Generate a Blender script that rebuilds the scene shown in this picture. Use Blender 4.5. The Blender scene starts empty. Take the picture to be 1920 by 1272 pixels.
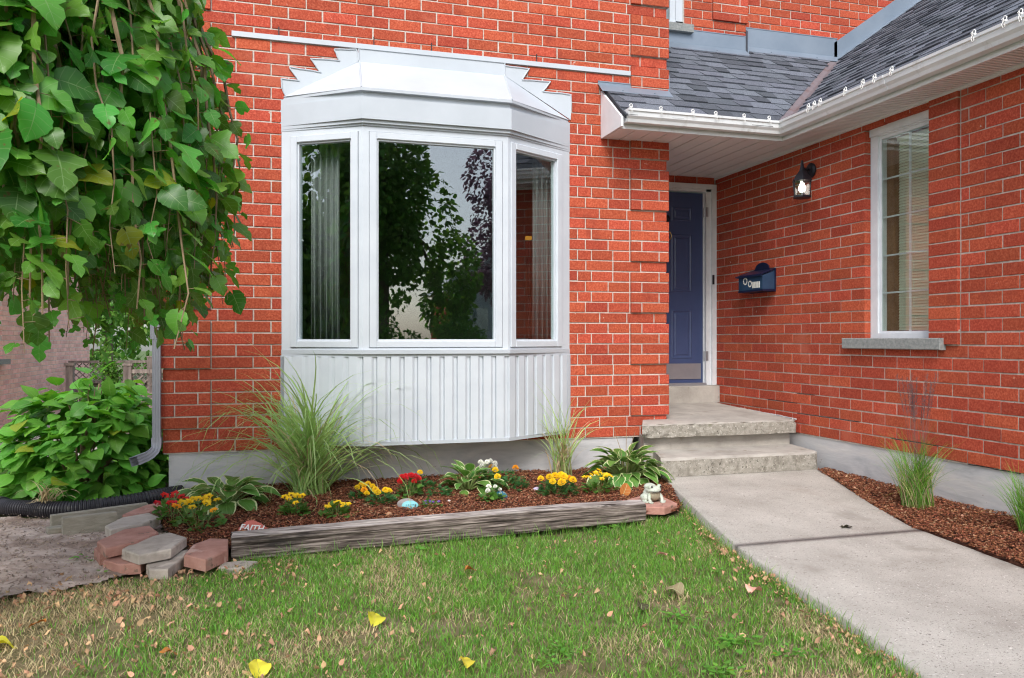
import bpy, math, random
import numpy as np
from mathutils import Matrix, Vector
R = random.Random(7); NR = np.random.default_rng(11)
rad = math.radians
sc = bpy.context.scene; COL = sc.collection

# ---------------------------------------------------------------- camera, sky, sun, exposure
CAM = (0.0, 0.0, 1.2); YAW = 16.17
cd = bpy.data.cameras.new('camera'); cam = bpy.data.objects.new('camera', cd); COL.objects.link(cam)
cam.location = CAM; cam.rotation_euler = (rad(90), 0, rad(-YAW))
cd.sensor_width = 36; cd.lens = 27.94; cd.clip_start = 0.05; cd.clip_end = 500
sc.camera = cam
SUN_EL, SUN_AZ = 44, 200          # azimuth clockwise from +Y; the sun stands behind the camera, veiled by thin cloud
w = bpy.data.worlds.new('World'); sc.world = w; w.use_nodes = True
nt = w.node_tree; nt.nodes.clear()
sky = nt.nodes.new('ShaderNodeTexSky'); sky.sky_type = 'NISHITA'; sky.sun_disc = False
sky.sun_elevation = rad(SUN_EL); sky.sun_rotation = rad(SUN_AZ)
sky.air_density = 1.0; sky.dust_density = 2.0; sky.ozone_density = 1.0
hs = nt.nodes.new('ShaderNodeHueSaturation'); hs.inputs['Saturation'].default_value = 0.60
bg = nt.nodes.new('ShaderNodeBackground'); bg.inputs[1].default_value = 0.14
wo = nt.nodes.new('ShaderNodeOutputWorld')
nt.links.new(sky.outputs[0], hs.inputs['Color']); nt.links.new(hs.outputs[0], bg.inputs[0]); nt.links.new(bg.outputs[0], wo.inputs[0])
sl = bpy.data.lights.new('sun', 'SUN'); sl.energy = 1.3; sl.angle = rad(24); sl.color = (1.0, 0.975, 0.94)
sun = bpy.data.objects.new('sun', sl); COL.objects.link(sun)
_a, _e = rad(SUN_AZ), rad(SUN_EL)
sd = Vector((math.sin(_a)*math.cos(_e), math.cos(_a)*math.cos(_e), math.sin(_e)))
sun.rotation_euler = sd.to_track_quat('Z', 'Y').to_euler()
sc.view_settings.view_transform = 'Standard'; sc.view_settings.look = 'None'
sc.view_settings.exposure = 1.02; sc.view_settings.gamma = 1.0; sc.view_settings.use_curve_mapping = False
sc.render.engine = 'CYCLES'
sc.cycles.max_bounces = 8; sc.cycles.transparent_max_bounces = 12; sc.cycles.use_denoising = True; sc.cycles.filter_width = 1.15

# ---------------------------------------------------------------- helpers
def cam_px(x, y, z):
    s, c = math.sin(rad(YAW)), math.cos(rad(YAW)); d = x*s + y*c
    if d < .3: return (-9999, -9999, .3)
    return (960+1490*(x*c-y*s)/d, 635-1490*(z-1.2)/d, d)

def tag(o, label=None, cat=None, group=None, kind=None):
    for k, v in (('label', label), ('category', cat), ('group', group), ('kind', kind)):
        if v: o[k] = v
    return o
_wl = {}
def adopt(o, parent):
    if parent is not None:
        o.parent = parent; o.matrix_parent_inverse = Matrix.Translation(-_wl.get(parent.name, Vector((0, 0, 0))))
def thing(name, loc, label=None, cat=None, group=None, kind=None):
    o = bpy.data.objects.new(name, None); COL.objects.link(o); o.location = loc; o.empty_display_size = .1
    _wl[o.name] = Vector(loc); return tag(o, label, cat, group, kind)
def put(name, me, parent=None, mat4=None):
    o = bpy.data.objects.new(name, me); COL.objects.link(o)
    if mat4 is not None: o.matrix_basis = mat4
    adopt(o, parent); return o

def fast(name, V, F, mat=None, uv=None, rnd=None, smooth=False):
    """V (n,3), F (m,k): a mesh; uv per vertex (n,2), rnd per face (m,)"""
    V = np.asarray(V, dtype=np.float32); F = np.asarray(F, dtype=np.int32); me = bpy.data.meshes.new(name)
    m, k = F.shape
    me.vertices.add(len(V)); me.vertices.foreach_set('co', V.ravel())
    me.loops.add(m*k); me.loops.foreach_set('vertex_index', F.ravel())
    me.polygons.add(m); me.polygons.foreach_set('loop_start', np.arange(0, m*k, k, dtype=np.int32))
    me.polygons.foreach_set('loop_total', np.full(m, k, dtype=np.int32))
    if smooth: me.polygons.foreach_set('use_smooth', np.ones(m, dtype=bool))
    if uv is not None:
        l = me.uv_layers.new(name='UVMap'); l.data.foreach_set('uv', np.asarray(uv, dtype=np.float32)[F.ravel()].ravel())
    if rnd is not None:
        a = me.attributes.new('rnd', 'FLOAT', 'FACE'); a.data.foreach_set('value', np.asarray(rnd, dtype=np.float32))
    me.update(calc_edges=True)
    if mat: me.materials.append(mat)
    return me

class MB:
    def __init__(s): s.v = []; s.f = []; s.r = []
    def add(s, vs, fs, rnd=None):
        n = len(s.v); s.v += [tuple(p) for p in vs]; r = R.random() if rnd is None else rnd
        for f in fs: s.f.append(tuple(i+n for i in f)); s.r.append(r)
    def box(s, x0, x1, y0, y1, z0, z1, rnd=None):
        s.add([(x0,y0,z0),(x1,y0,z0),(x1,y1,z0),(x0,y1,z0),(x0,y0,z1),(x1,y0,z1),(x1,y1,z1),(x0,y1,z1)],
              [(0,3,2,1),(4,5,6,7),(0,1,5,4),(1,2,6,5),(2,3,7,6),(3,0,4,7)], rnd)
    def obox(s, o, a, b, c, ra, rb, rc, rnd=None):
        o, a, b, c = map(Vector, (o, a, b, c)); P = []
        for k in rc:
            for (i, j) in ((ra[0], rb[0]), (ra[1], rb[0]), (ra[1], rb[1]), (ra[0], rb[1])): P.append(o+a*i+b*j+c*k)
        s.add(P, [(0,3,2,1),(4,5,6,7),(0,1,5,4),(1,2,6,5),(2,3,7,6),(3,0,4,7)], rnd)
    def cbox(s, o, a, b, c, ra, rb, rc, ch, rnd=None):
        """box whose +c face is chamfered by ch"""
        o, a, b, c = map(Vector, (o, a, b, c)); P = []
        for k, e in ((rc[0], 0), (rc[1]-ch, 0), (rc[1], ch)):
            for (i, j) in ((ra[0]+e, rb[0]+e), (ra[1]-e, rb[0]+e), (ra[1]-e, rb[1]-e), (ra[0]+e, rb[1]-e)): P.append(o+a*i+b*j+c*k)
        F = [(0,3,2,1),(8,9,10,11)]
        for q in (0, 4):
            for i in range(4): j = (i+1) % 4; F.append((q+i, q+j, q+4+j, q+4+i))
        s.add(P, F, rnd)
    def prism(s, poly, d, rnd=None):
        """poly: 3D ring, d: extrusion vector"""
        n = len(poly); d = Vector(d); P = [Vector(p) for p in poly]; Q = [p+d for p in P]
        s.add(P+Q, [tuple(range(n))[::-1], tuple(range(n, 2*n))]+[(i, (i+1) % n, n+(i+1) % n, n+i) for i in range(n)], rnd)
    def tube(s, pts, rs, n=8, caps=True, rnd=None):
        pts = [Vector(p) for p in pts]; m = len(pts)
        if not hasattr(rs, '__len__'): rs = [rs]*m
        V = []; up = Vector((0, 0, 1)); prev = None
        for i, p in enumerate(pts):
            t = (pts[min(i+1, m-1)]-pts[max(i-1, 0)]).normalized()
            a = t.cross(up if abs(t.z) < .95 else Vector((1, 0, 0))) if prev is None else (prev-t*prev.dot(t))
            a.normalize(); prev = a; b = t.cross(a)
            for k in range(n):
                q = 2*math.pi*k/n; V.append(p+(a*math.cos(q)+b*math.sin(q))*rs[i])
        F = [(i*n+k, i*n+(k+1) % n, (i+1)*n+(k+1) % n, (i+1)*n+k) for i in range(m-1) for k in range(n)]
        if caps: F += [tuple(range(n))[::-1], tuple(range((m-1)*n, m*n))]
        s.add(V, F, rnd)
    def lathe(s, c, prof, n=16, axis='z', rnd=None):
        c = Vector(c); V = []; m = len(prof)
        for r, h in prof:
            for k in range(n):
                q = 2*math.pi*k/n
                if axis == 'z': V.append(c+Vector((r*math.cos(q), r*math.sin(q), h)))
                elif axis == 'x': V.append(c+Vector((h, r*math.cos(q), r*math.sin(q))))
                else: V.append(c+Vector((r*math.cos(q), h, r*math.sin(q))))
        F = [(i*n+k, i*n+(k+1) % n, (i+1)*n+(k+1) % n, (i+1)*n+k) for i in range(m-1) for k in range(n)]
        F += [tuple(range(n))[::-1], tuple(range((m-1)*n, m*n))]
        s.add(V, F, rnd)
    def mesh(s, name, mat, smooth=False):
        me = bpy.data.meshes.new(name); me.from_pydata(s.v, [], s.f)
        a = me.attributes.new('rnd', 'FLOAT', 'FACE'); a.data.foreach_set('value', s.r)
        if mat: me.materials.append(mat)
        if smooth: me.shade_smooth()
        return me
    def build(s, name, mat, parent=None, smooth=False):
        return put(name, s.mesh(name, mat, smooth), parent)

# ---------------------------------------------------------------- materials
def M(name, cols, scale=6, detail=6, stretch=(1, 1, 1), rough=.8, bump=0, bscale=60, bstretch=(1, 1, 1), rnd=0, hue=0, metal=0, spec=.4,
      spots=None, grain=None, pos=(.3, .7), distort=0):
    m = bpy.data.materials.new(name); m.use_nodes = True; t = m.node_tree; N = t.nodes; L = t.links
    b = N['Principled BSDF']; b.inputs['Roughness'].default_value = rough; b.inputs['Metallic'].default_value = metal
    b.inputs['Specular IOR Level'].default_value = spec
    g = N.new('ShaderNodeNewGeometry')
    def noise(sc_, st, det=detail, dist=0):
        mp = N.new('ShaderNodeMapping'); mp.inputs['Scale'].default_value = st; L.new(g.outputs['Position'], mp.inputs[0])
        n = N.new('ShaderNodeTexNoise'); n.inputs['Scale'].default_value = sc_; n.inputs['Detail'].default_value = det
        n.inputs['Roughness'].default_value = .62; n.inputs['Distortion'].default_value = dist; L.new(mp.outputs[0], n.inputs['Vector']); return n
    n = noise(scale, stretch, dist=distort)
    r = N.new('ShaderNodeValToRGB'); e = r.color_ramp.elements
    for i, c in enumerate(cols):
        p = pos[0]+(pos[1]-pos[0])*i/max(1, len(cols)-1)
        if i < 2: e[i].position = p; e[i].color = (*c, 1)
        else: q = e.new(p); q.color = (*c, 1)
    L.new(n.outputs['Fac'], r.inputs[0]); col = r.outputs[0]
    if rnd or hue:
        at = N.new('ShaderNodeAttribute'); at.attribute_name = 'rnd'; oi = N.new('ShaderNodeObjectInfo')
        ad = N.new('ShaderNodeMath'); ad.operation = 'ADD'; L.new(at.outputs['Fac'], ad.inputs[0]); L.new(oi.outputs['Random'], ad.inputs[1])
        fr = N.new('ShaderNodeMath'); fr.operation = 'FRACT'; L.new(ad.outputs[0], fr.inputs[0])
        h = N.new('ShaderNodeHueSaturation')
        mr = N.new('ShaderNodeMapRange'); mr.inputs[3].default_value = 1-rnd; mr.inputs[4].default_value = 1+rnd; L.new(fr.outputs[0], mr.inputs[0]); L.new(mr.outputs[0], h.inputs['Value'])
        if hue:
            m2 = N.new('ShaderNodeMath'); m2.operation = 'MULTIPLY'; m2.inputs[1].default_value = 7.31; L.new(fr.outputs[0], m2.inputs[0])
            f2 = N.new('ShaderNodeMath'); f2.operation = 'FRACT'; L.new(m2.outputs[0], f2.inputs[0])
            m3 = N.new('ShaderNodeMapRange'); m3.inputs[3].default_value = .5-hue; m3.inputs[4].default_value = .5+hue; L.new(f2.outputs[0], m3.inputs[0]); L.new(m3.outputs[0], h.inputs['Hue'])
        L.new(col, h.inputs['Color']); col = h.outputs[0]
    def mixin(fac, c, colr):
        x = N.new('ShaderNodeMix'); x.data_type = 'RGBA'; L.new(fac, x.inputs[0]); L.new(c, x.inputs[6]); x.inputs[7].default_value = (*colr, 1); return x.outputs[2]
    for sp in (spots or []):        # (scale, threshold, softness, colour, stretch)
        q = noise(sp[0], sp[4] if len(sp) > 4 else (1, 1, 1), 5)
        mr = N.new('ShaderNodeMapRange'); mr.inputs[1].default_value = sp[1]; mr.inputs[2].default_value = sp[1]+sp[2]; L.new(q.outputs['Fac'], mr.inputs[0])
        col = mixin(mr.outputs[0], col, sp[3])
    L.new(col, b.inputs['Base Color'])
    if bump:
        q = noise(bscale, bstretch, 8); bm = N.new('ShaderNodeBump'); bm.inputs['Strength'].default_value = min(1, bump); bm.inputs['Distance'].default_value = .004*max(1, bump)
        L.new(q.outputs['Fac'], bm.inputs['Height']); L.new(bm.outputs[0], b.inputs['Normal'])
    return m

def leafmat(name, c1, c2, vein=(.5, .6, .3), veinw=.05, side=5, margin=None, marginw=.78, rough=.45, trans=.3, hue=.015, val=.3, yellow=0, brown=None):
    m = bpy.data.materials.new(name); m.use_nodes = True; t = m.node_tree; N = t.nodes; L = t.links
    b = N['Principled BSDF']; b.inputs['Roughness'].default_value = rough; b.inputs['Specular IOR Level'].default_value = .45
    def math_(op, a, bb=None, c=None):
        x = N.new('ShaderNodeMath'); x.operation = op
        for i, q in enumerate((a, bb, c)):
            if q is None: continue
            if isinstance(q, (int, float)): x.inputs[i].default_value = q
            else: L.new(q, x.inputs[i])
        return x.outputs[0]
    uv = N.new('ShaderNodeUVMap'); uv.uv_map = 'UVMap'; se = N.new('ShaderNodeSeparateXYZ'); L.new(uv.outputs[0], se.inputs[0])
    au = math_('ABSOLUTE', se.outputs[0]); v = se.outputs[1]
    g = N.new('ShaderNodeNewGeometry'); n = N.new('ShaderNodeTexNoise'); n.inputs['Scale'].default_value = 9; n.inputs['Detail'].default_value = 5; L.new(g.outputs['Position'], n.inputs['Vector'])
    mx = N.new('ShaderNodeMix'); mx.data_type = 'RGBA'; L.new(n.outputs['Fac'], mx.inputs[0]); mx.inputs[6].default_value = (*c1, 1); mx.inputs[7].default_value = (*c2, 1); col = mx.outputs[2]
    at = N.new('ShaderNodeAttribute'); at.attribute_name = 'rnd'; oi = N.new('ShaderNodeObjectInfo')
    fr = math_('FRACT', math_('ADD', at.outputs['Fac'], oi.outputs['Random'])); f2 = math_('FRACT', math_('MULTIPLY', fr, 7.31)); f3 = math_('FRACT', math_('MULTIPLY', fr, 31.7))
    h = N.new('ShaderNodeHueSaturation'); mr = N.new('ShaderNodeMapRange'); mr.inputs[3].default_value = 1-val; mr.inputs[4].default_value = 1+val; L.new(fr, mr.inputs[0]); L.new(mr.outputs[0], h.inputs['Value'])
    m3 = N.new('ShaderNodeMapRange'); m3.inputs[3].default_value = .5-hue; m3.inputs[4].default_value = .5+hue; L.new(f2, m3.inputs[0]); L.new(m3.outputs[0], h.inputs['Hue']); L.new(col, h.inputs['Color']); col = h.outputs[0]
    def mixin(fac, colr, amt=1.0):
        nonlocal col
        x = N.new('ShaderNodeMix'); x.data_type = 'RGBA'; L.new(math_('MULTIPLY', fac, amt), x.inputs[0]); L.new(col, x.inputs[6]); x.inputs[7].default_value = (*colr, 1); col = x.outputs[2]
    if yellow: mixin(math_('GREATER_THAN', f3, 1-yellow), (.34, .36, .03), .75)
    if brown:
        nb = N.new('ShaderNodeTexNoise'); nb.inputs['Scale'].default_value = 22; L.new(g.outputs['Position'], nb.inputs['Vector'])
        mb_ = N.new('ShaderNodeMapRange'); mb_.inputs[1].default_value = brown; mb_.inputs[2].default_value = brown+.05; L.new(nb.outputs['Fac'], mb_.inputs[0]); mixin(mb_.outputs[0], (.16, .09, .03), .8)
    if margin:
        wn = N.new('ShaderNodeTexNoise'); wn.inputs['Scale'].default_value = 45; L.new(g.outputs['Position'], wn.inputs['Vector'])
        e = math_('ADD', au, math_('MULTIPLY', math_('SUBTRACT', wn.outputs['Fac'], .5), .25)); mixin(math_('GREATER_THAN', e, marginw), margin)
    if veinw:
        mid = math_('LESS_THAN', au, veinw)
        ph = math_('FRACT', math_('SUBTRACT', math_('MULTIPLY', v, side), math_('MULTIPLY', au, 1.1)))
        sidev = math_('LESS_THAN', ph, .10)
        mixin(math_('MAXIMUM', mid, math_('MULTIPLY', sidev, .45)), vein, .55)
        bp = N.new('ShaderNodeBump'); bp.inputs['Strength'].default_value = .35; bp.inputs['Distance'].default_value = .002
        L.new(math_('SUBTRACT', 1.0, math_('MAXIMUM', mid, sidev)), bp.inputs['Height']); L.new(bp.outputs[0], b.inputs['Normal'])
    L.new(col, b.inputs['Base Color'])
    tr = N.new('ShaderNodeBsdfTranslucent'); hb = N.new('ShaderNodeHueSaturation'); hb.inputs['Value'].default_value = 1.6; hb.inputs['Saturation'].default_value = 1.1; hb.inputs['Hue'].default_value = .49
    L.new(col, hb.inputs['Color']); L.new(hb.outputs[0], tr.inputs[0])
    ms = N.new('ShaderNodeMixShader'); ms.inputs[0].default_value = trans; out = N['Material Output']
    L.new(b.outputs[0], ms.inputs[1]); L.new(tr.outputs[0], ms.inputs[2]); L.new(ms.outputs[0], out.inputs[0])
    return m

def glassmat(name, fac, tint=(.9, .95, .93)):
    m = bpy.data.materials.new(name); m.use_nodes = True; t = m.node_tree; N = t.nodes; L = t.links; N.clear()
    o = N.new('ShaderNodeOutputMaterial'); g = N.new('ShaderNodeBsdfGlossy'); g.inputs['Roughness'].default_value = .0
    tr = N.new('ShaderNodeBsdfTransparent'); tr.inputs[0].default_value = (*tint, 1); g.inputs['Color'].default_value = (.95, .97, 1, 1)
    lf = N.new('ShaderNodeLayerWeight'); lf.inputs[0].default_value = .5; lw = N.new('ShaderNodeMath'); lw.operation = 'POWER'; lw.inputs[1].default_value = 5.0; L.new(lf.outputs['Facing'], lw.inputs[0])
    a = N.new('ShaderNodeMath'); a.operation = 'ADD'; a.inputs[1].default_value = fac; a.use_clamp = True; L.new(lw.outputs[0], a.inputs[0])
    ms = N.new('ShaderNodeMixShader'); L.new(a.outputs[0], ms.inputs[0]); L.new(tr.outputs[0], ms.inputs[1]); L.new(g.outputs[0], ms.inputs[2]); L.new(ms.outputs[0], o.inputs[0])
    return m

BR = M('brick_red', [(.32, .052, .027), (.42, .077, .040), (.51, .118, .064)], scale=75, detail=4, stretch=(1, 1, .9), rough=.88, bump=1.1, bscale=130, bstretch=(1, 1, .7), rnd=.17, hue=.004, spec=.2, pos=(.34, .66),
       spots=[(5, .58, .2, (.28, .05, .03)), (1.3, .60, .12, (.48, .13, .08)), (17, .71, .03, (.62, .48, .42)), (45, .70, .05, (.62, .30, .20), (1, 1, .5))])
BRP = M('brick_pink', [(.84, .42, .36), (.92, .60, .54)], scale=20, rough=.9, bump=.8, bscale=90, rnd=.14, hue=.01, spec=.2)
MO = M('mortar', [(.38, .335, .295), (.54, .485, .435), (.66, .60, .55)], scale=30, rough=.95, bump=.8, bscale=160, spec=.15, spots=[(3, .62, .1, (.36, .30, .26)), (11, .68, .05, (.20, .15, .12))])
MOP = M('mortar_pale', [(.70, .58, .53), (.80, .70, .64)], scale=30, rough=.95)
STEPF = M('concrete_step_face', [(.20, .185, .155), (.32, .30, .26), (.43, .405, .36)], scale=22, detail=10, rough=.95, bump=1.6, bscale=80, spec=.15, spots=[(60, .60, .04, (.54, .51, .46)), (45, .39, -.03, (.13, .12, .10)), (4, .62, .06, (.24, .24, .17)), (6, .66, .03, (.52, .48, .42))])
WH = M('white_cladding', [(.45, .49, .53), (.51, .55, .595)], scale=2.5, rough=.42, bump=.06, bscale=8, spec=.4, spots=[(14, .72, .1, (.58, .59, .58), (1, 1, .2))])
WHV = M('white_vinyl', [(.53, .575, .625), (.60, .645, .69)], scale=4, rough=.5, spots=[(12, .68, .2, (.60, .61, .60), (1, 1, .12))])
WHP = M('white_wood_paint', [(.62, .65, .69), (.74, .77, .80)], scale=8, rough=.6, bump=.3, bscale=30, bstretch=(1, 1, .15), spots=[(26, .72, .03, (.25, .22, .20))])
GUT = M('gutter_white', [(.68, .71, .73), (.78, .80, .82)], scale=5, rough=.35, spots=[(7, .58, .2, (.44, .43, .41), (1, 1, .5))])
SOF = M('soffit_paint', [(.74, .75, .77), (.80, .81, .83)], scale=4, rough=.5)
SHI = M('shingle_asphalt', [(.052, .058, .070), (.112, .123, .148), (.18, .193, .225)], scale=160, detail=3, rough=.92, bump=1, bscale=260, rnd=.38, hue=.012, spec=.25, pos=(.35, .65))
FLA = M('flashing_steel', [(.20, .25, .31), (.25, .30, .36)], scale=3, rough=.42, metal=.3, spec=.5)
VAL = M('valley_metal', [(.16, .13, .14), (.20, .17, .18), (.15, .09, .08)], scale=6, rough=.55, metal=.2)
DEK = M('roof_underlay', [(.02, .022, .028), (.03, .032, .04)], scale=10, rough=.95)
CON = M('concrete_path', [(.36, .335, .30), (.45, .425, .385), (.53, .505, .46)], scale=2.2, detail=10, rough=.92, bump=1.0, bscale=110, spec=.2,
        spots=[(70, .63, .03, (.70, .67, .63)), (55, .37, -.03, (.20, .18, .165)), (130, .40, -.03, (.22, .20, .18)), (1.6, .60, .12, (.33, .305, .27)), (.9, .62, .08, (.38, .34, .30)), (30, .72, .03, (.25, .22, .19))])
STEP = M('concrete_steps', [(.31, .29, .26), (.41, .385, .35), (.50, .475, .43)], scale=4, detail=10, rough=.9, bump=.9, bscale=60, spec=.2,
         spots=[(6, .60, .10, (.33, .30, .26)), (90, .66, .05, (.58, .55, .50)), (100, .34, -.06, (.24, .22, .19)), (12, .66, .03, (.30, .27, .23), (1, 1, .8))])
FOU = M('foundation_parging', [(.38, .39, .41), (.52, .52, .53), (.62, .60, .585)], scale=3.5, detail=10, rough=.9, bump=.8, bscale=25, bstretch=(.4, .4, 1.6), stretch=(.5, .5, 1.6), distort=1.2, spots=[(6, .66, .08, (.46, .42, .38)), (9, .68, .05, (.25, .20, .17))])
SIL = M('stone_sill', [(.20, .22, .22), (.34, .35, .34)], scale=40, rough=.95, bump=1.4, bscale=45)
DIRT = M('soil', [(.28, .215, .18), (.46, .37, .32), (.60, .50, .44)], scale=9, detail=12, rough=.97, bump=2, bscale=35, spec=.15,
         spots=[(40, .66, .05, (.40, .30, .18)), (2.2, .52, .12, (.27, .20, .16)), (22, .60, .06, (.17, .12, .095)), (7, .63, .06, (.20, .15, .12))])
TUR = M('lawn_thatch', [(.07, .075, .02), (.15, .125, .06), (.24, .19, .11)], scale=14, detail=10, rough=.97, bump=2, bscale=50, spots=[(1.7, .56, .1, (.19, .145, .095))])
MUL = M('mulch_chip', [(.14, .042, .022), (.32, .115, .06), (.56, .28, .16)], scale=55, detail=5, rough=.9, rnd=.55, hue=.012, spec=.2, bump=.8, bscale=200)
MULB = M('mulch_base', [(.035, .013, .008), (.10, .035, .018)], scale=60, rough=.98, bump=2, bscale=80)
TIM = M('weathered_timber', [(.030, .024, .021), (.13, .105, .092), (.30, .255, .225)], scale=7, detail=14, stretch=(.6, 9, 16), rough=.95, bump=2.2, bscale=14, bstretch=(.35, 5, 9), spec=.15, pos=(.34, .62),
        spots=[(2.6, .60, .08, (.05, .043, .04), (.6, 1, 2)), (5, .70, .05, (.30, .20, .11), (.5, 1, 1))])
TIMT = M('weathered_timber_lit_top', [(.10, .085, .078), (.30, .265, .245), (.46, .42, .395)], scale=7, detail=14, stretch=(.6, 10, 4), rough=.95, bump=2, bscale=14, bstretch=(.35, 6, 4), spec=.15, pos=(.34, .62), spots=[(4, .68, .05, (.33, .22, .13), (.5, 1, 1)), (9, .66, .04, (.05, .04, .036), (.2, 3, 1))])  # weathered grain, made paler: light from above is painted into the top's colour
FEN = M('fence_wood', [(.13, .10, .09), (.24, .19, .17), (.33, .27, .24)], scale=5, stretch=(5, 5, .6), rough=.9, bump=.8, bscale=20, bstretch=(4, 4, .4), rnd=.25)
WOODB = M('grey_board', [(.24, .22, .17), (.38, .35, .29)], scale=6, stretch=(1, 4, 8), rough=.9, bump=.8, bscale=20, bstretch=(.5, 4, 6))
PPK = M('paver_pink', [(.36, .17, .13), (.52, .29, .235)], scale=10, rough=.93, bump=1.2, bscale=90, spots=[(14, .62, .04, (.25, .16, .12)), (3, .60, .05, (.56, .38, .32)), (70, .66, .05, (.55, .40, .34)), (5, .64, .1, (.33, .23, .19))])
PGR = M('paver_grey', [(.36, .31, .265), (.54, .48, .42)], scale=10, rough=.93, bump=1.2, bscale=90, spots=[(14, .62, .04, (.26, .235, .20)), (3, .60, .05, (.60, .54, .47)), (70, .66, .05, (.60, .56, .50)), (5, .62, .1, (.32, .28, .24))])
BLK = M('pipe_black', [(.018, .017, .021), (.035, .033, .04)], scale=12, rough=.38, spec=.5, spots=[(9, .62, .1, (.10, .09, .08))])
DNS = M('downspout_grey', [(.29, .30, .34), (.36, .37, .41)], scale=4, rough=.4)
DOOR = M('door_blue', [(.048, .072, .165), (.058, .085, .19)], scale=3, rough=.38, bump=.15, bscale=25, bstretch=(1, 1, .2))
STL = M('kick_plate', [(.30, .31, .34), (.36, .37, .40)], scale=6, rough=.38, metal=.5)
BRASS = M('brass', [(.45, .30, .10), (.55, .40, .18)], scale=8, rough=.3, metal=.9)
BLM = M('black_metal', [(.010, .011, .016), (.022, .022, .03)], scale=10, rough=.42)
BLUE = M('mailbox_blue', [(.018, .05, .105), (.032, .078, .15)], scale=9, rough=.30, metal=.1, spec=.6)
NAVY = M('mailbox_navy', [(.006, .010, .035), (.010, .016, .05)], scale=9, rough=.35)
DEC = M('decal_silver', [(.62, .62, .56), (.74, .74, .68)], scale=9, rough=.5)
BLI = M('blind_cream', [(.76, .76, .60), (.82, .82, .66)], scale=4, rough=.55)
JAM = M('stained_wood', [(.16, .075, .03), (.26, .13, .055)], scale=6, stretch=(4, 4, .6), rough=.6)
CUR = M('curtain_cloth', [(.22, .215, .22), (.30, .295, .30)], scale=6, stretch=(3, 3, .2), rough=.9)
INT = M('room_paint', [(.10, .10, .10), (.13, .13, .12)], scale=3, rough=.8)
BARK = M('bark', [(.09, .06, .045), (.18, .13, .10), (.25, .19, .15)], scale=12, stretch=(2, 2, .5), rough=.9, bump=1.5, bscale=30)
TWIG = M('twig', [(.20, .13, .08), (.33, .24, .15)], scale=20, rough=.8)
STEMG = M('green_stem', [(.16, .24, .06), (.24, .30, .10)], scale=20, rough=.6)
GLC = glassmat('window_glass', .125)
GLS = glassmat('glass_plain', .12, (.80, .82, .82))
MULBERRY = leafmat('mulberry_leaf', (.07, .22, .03), (.14, .36, .055), vein=(.30, .46, .18), veinw=.03, side=5, rough=.36, trans=.45, hue=.028, val=.5, yellow=.02, brown=.67)
BUSH = leafmat('shrub_leaf', (.09, .28, .03), (.17, .42, .06), vein=(.22, .36, .10), veinw=.04, side=6, rough=.42, trans=.32, hue=.014, val=.3, yellow=.02)
HOSTA = leafmat('hosta_leaf', (.08, .21, .035), (.14, .30, .06), vein=(.20, .36, .10), veinw=.04, side=1, margin=(.62, .66, .36), marginw=.81, rough=.4, trans=.25, val=.2, brown=.70)
FAR = leafmat('far_leaf', (.07, .19, .03), (.15, .32, .05), veinw=0, rough=.5, trans=.35, hue=.02, val=.4)
FARD = leafmat('reflected_leaf', (.09, .20, .035), (.18, .34, .07), veinw=0, rough=.5, trans=.5, hue=.02, val=.4)
PURP = leafmat('purple_leaf', (.13, .08, .11), (.20, .12, .16), veinw=0, rough=.5, trans=.4, val=.4)
GRASS = leafmat('grass_blade', (.095, .24, .03), (.19, .40, .06), veinw=0, rough=.5, trans=.3, hue=.02, val=.45)
DRY = leafmat('dry_grass_blade', (.40, .32, .17), (.58, .48, .29), veinw=0, rough=.8, trans=.2, val=.3)
ORN = leafmat('striped_grass_blade', (.27, .46, .11), (.40, .58, .20), vein=(.66, .70, .46), veinw=.16, side=0, rough=.5, trans=.3, val=.25)
MARI = leafmat('marigold_foliage', (.03, .12, .03), (.06, .19, .045), veinw=0, rough=.5, trans=.3, val=.3)
BEGO = leafmat('bedding_leaf', (.06, .16, .025), (.10, .24, .04), vein=(.2, .3, .1), veinw=.05, side=4, rough=.38, trans=.25, val=.3)
FALL = leafmat('fallen_leaf_tan', (.40, .21, .10), (.64, .42, .26), vein=(.5, .3, .15), veinw=.05, side=5, rough=.8, trans=.15, hue=.02, val=.4)
FYEL = leafmat('fallen_leaf_yellow', (.66, .56, .03), (.74, .66, .08), vein=(.6, .5, .1), veinw=.05, side=5, rough=.6, trans=.25, val=.1)
PET = {k: leafmat('petal_'+k, a, b_, veinw=0, rough=.6, trans=.25, hue=.004, val=.15) for k, a, b_ in (
    ('yellow', (.82, .56, .01), (.86, .66, .02)), ('red', (.55, .008, .012), (.68, .02, .02)), ('white', (.72, .72, .64), (.8, .8, .74)), ('orange', (.80, .34, .01), (.84, .46, .02)), ('purple', (.16, .08, .36), (.28, .16, .5)))}

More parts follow.
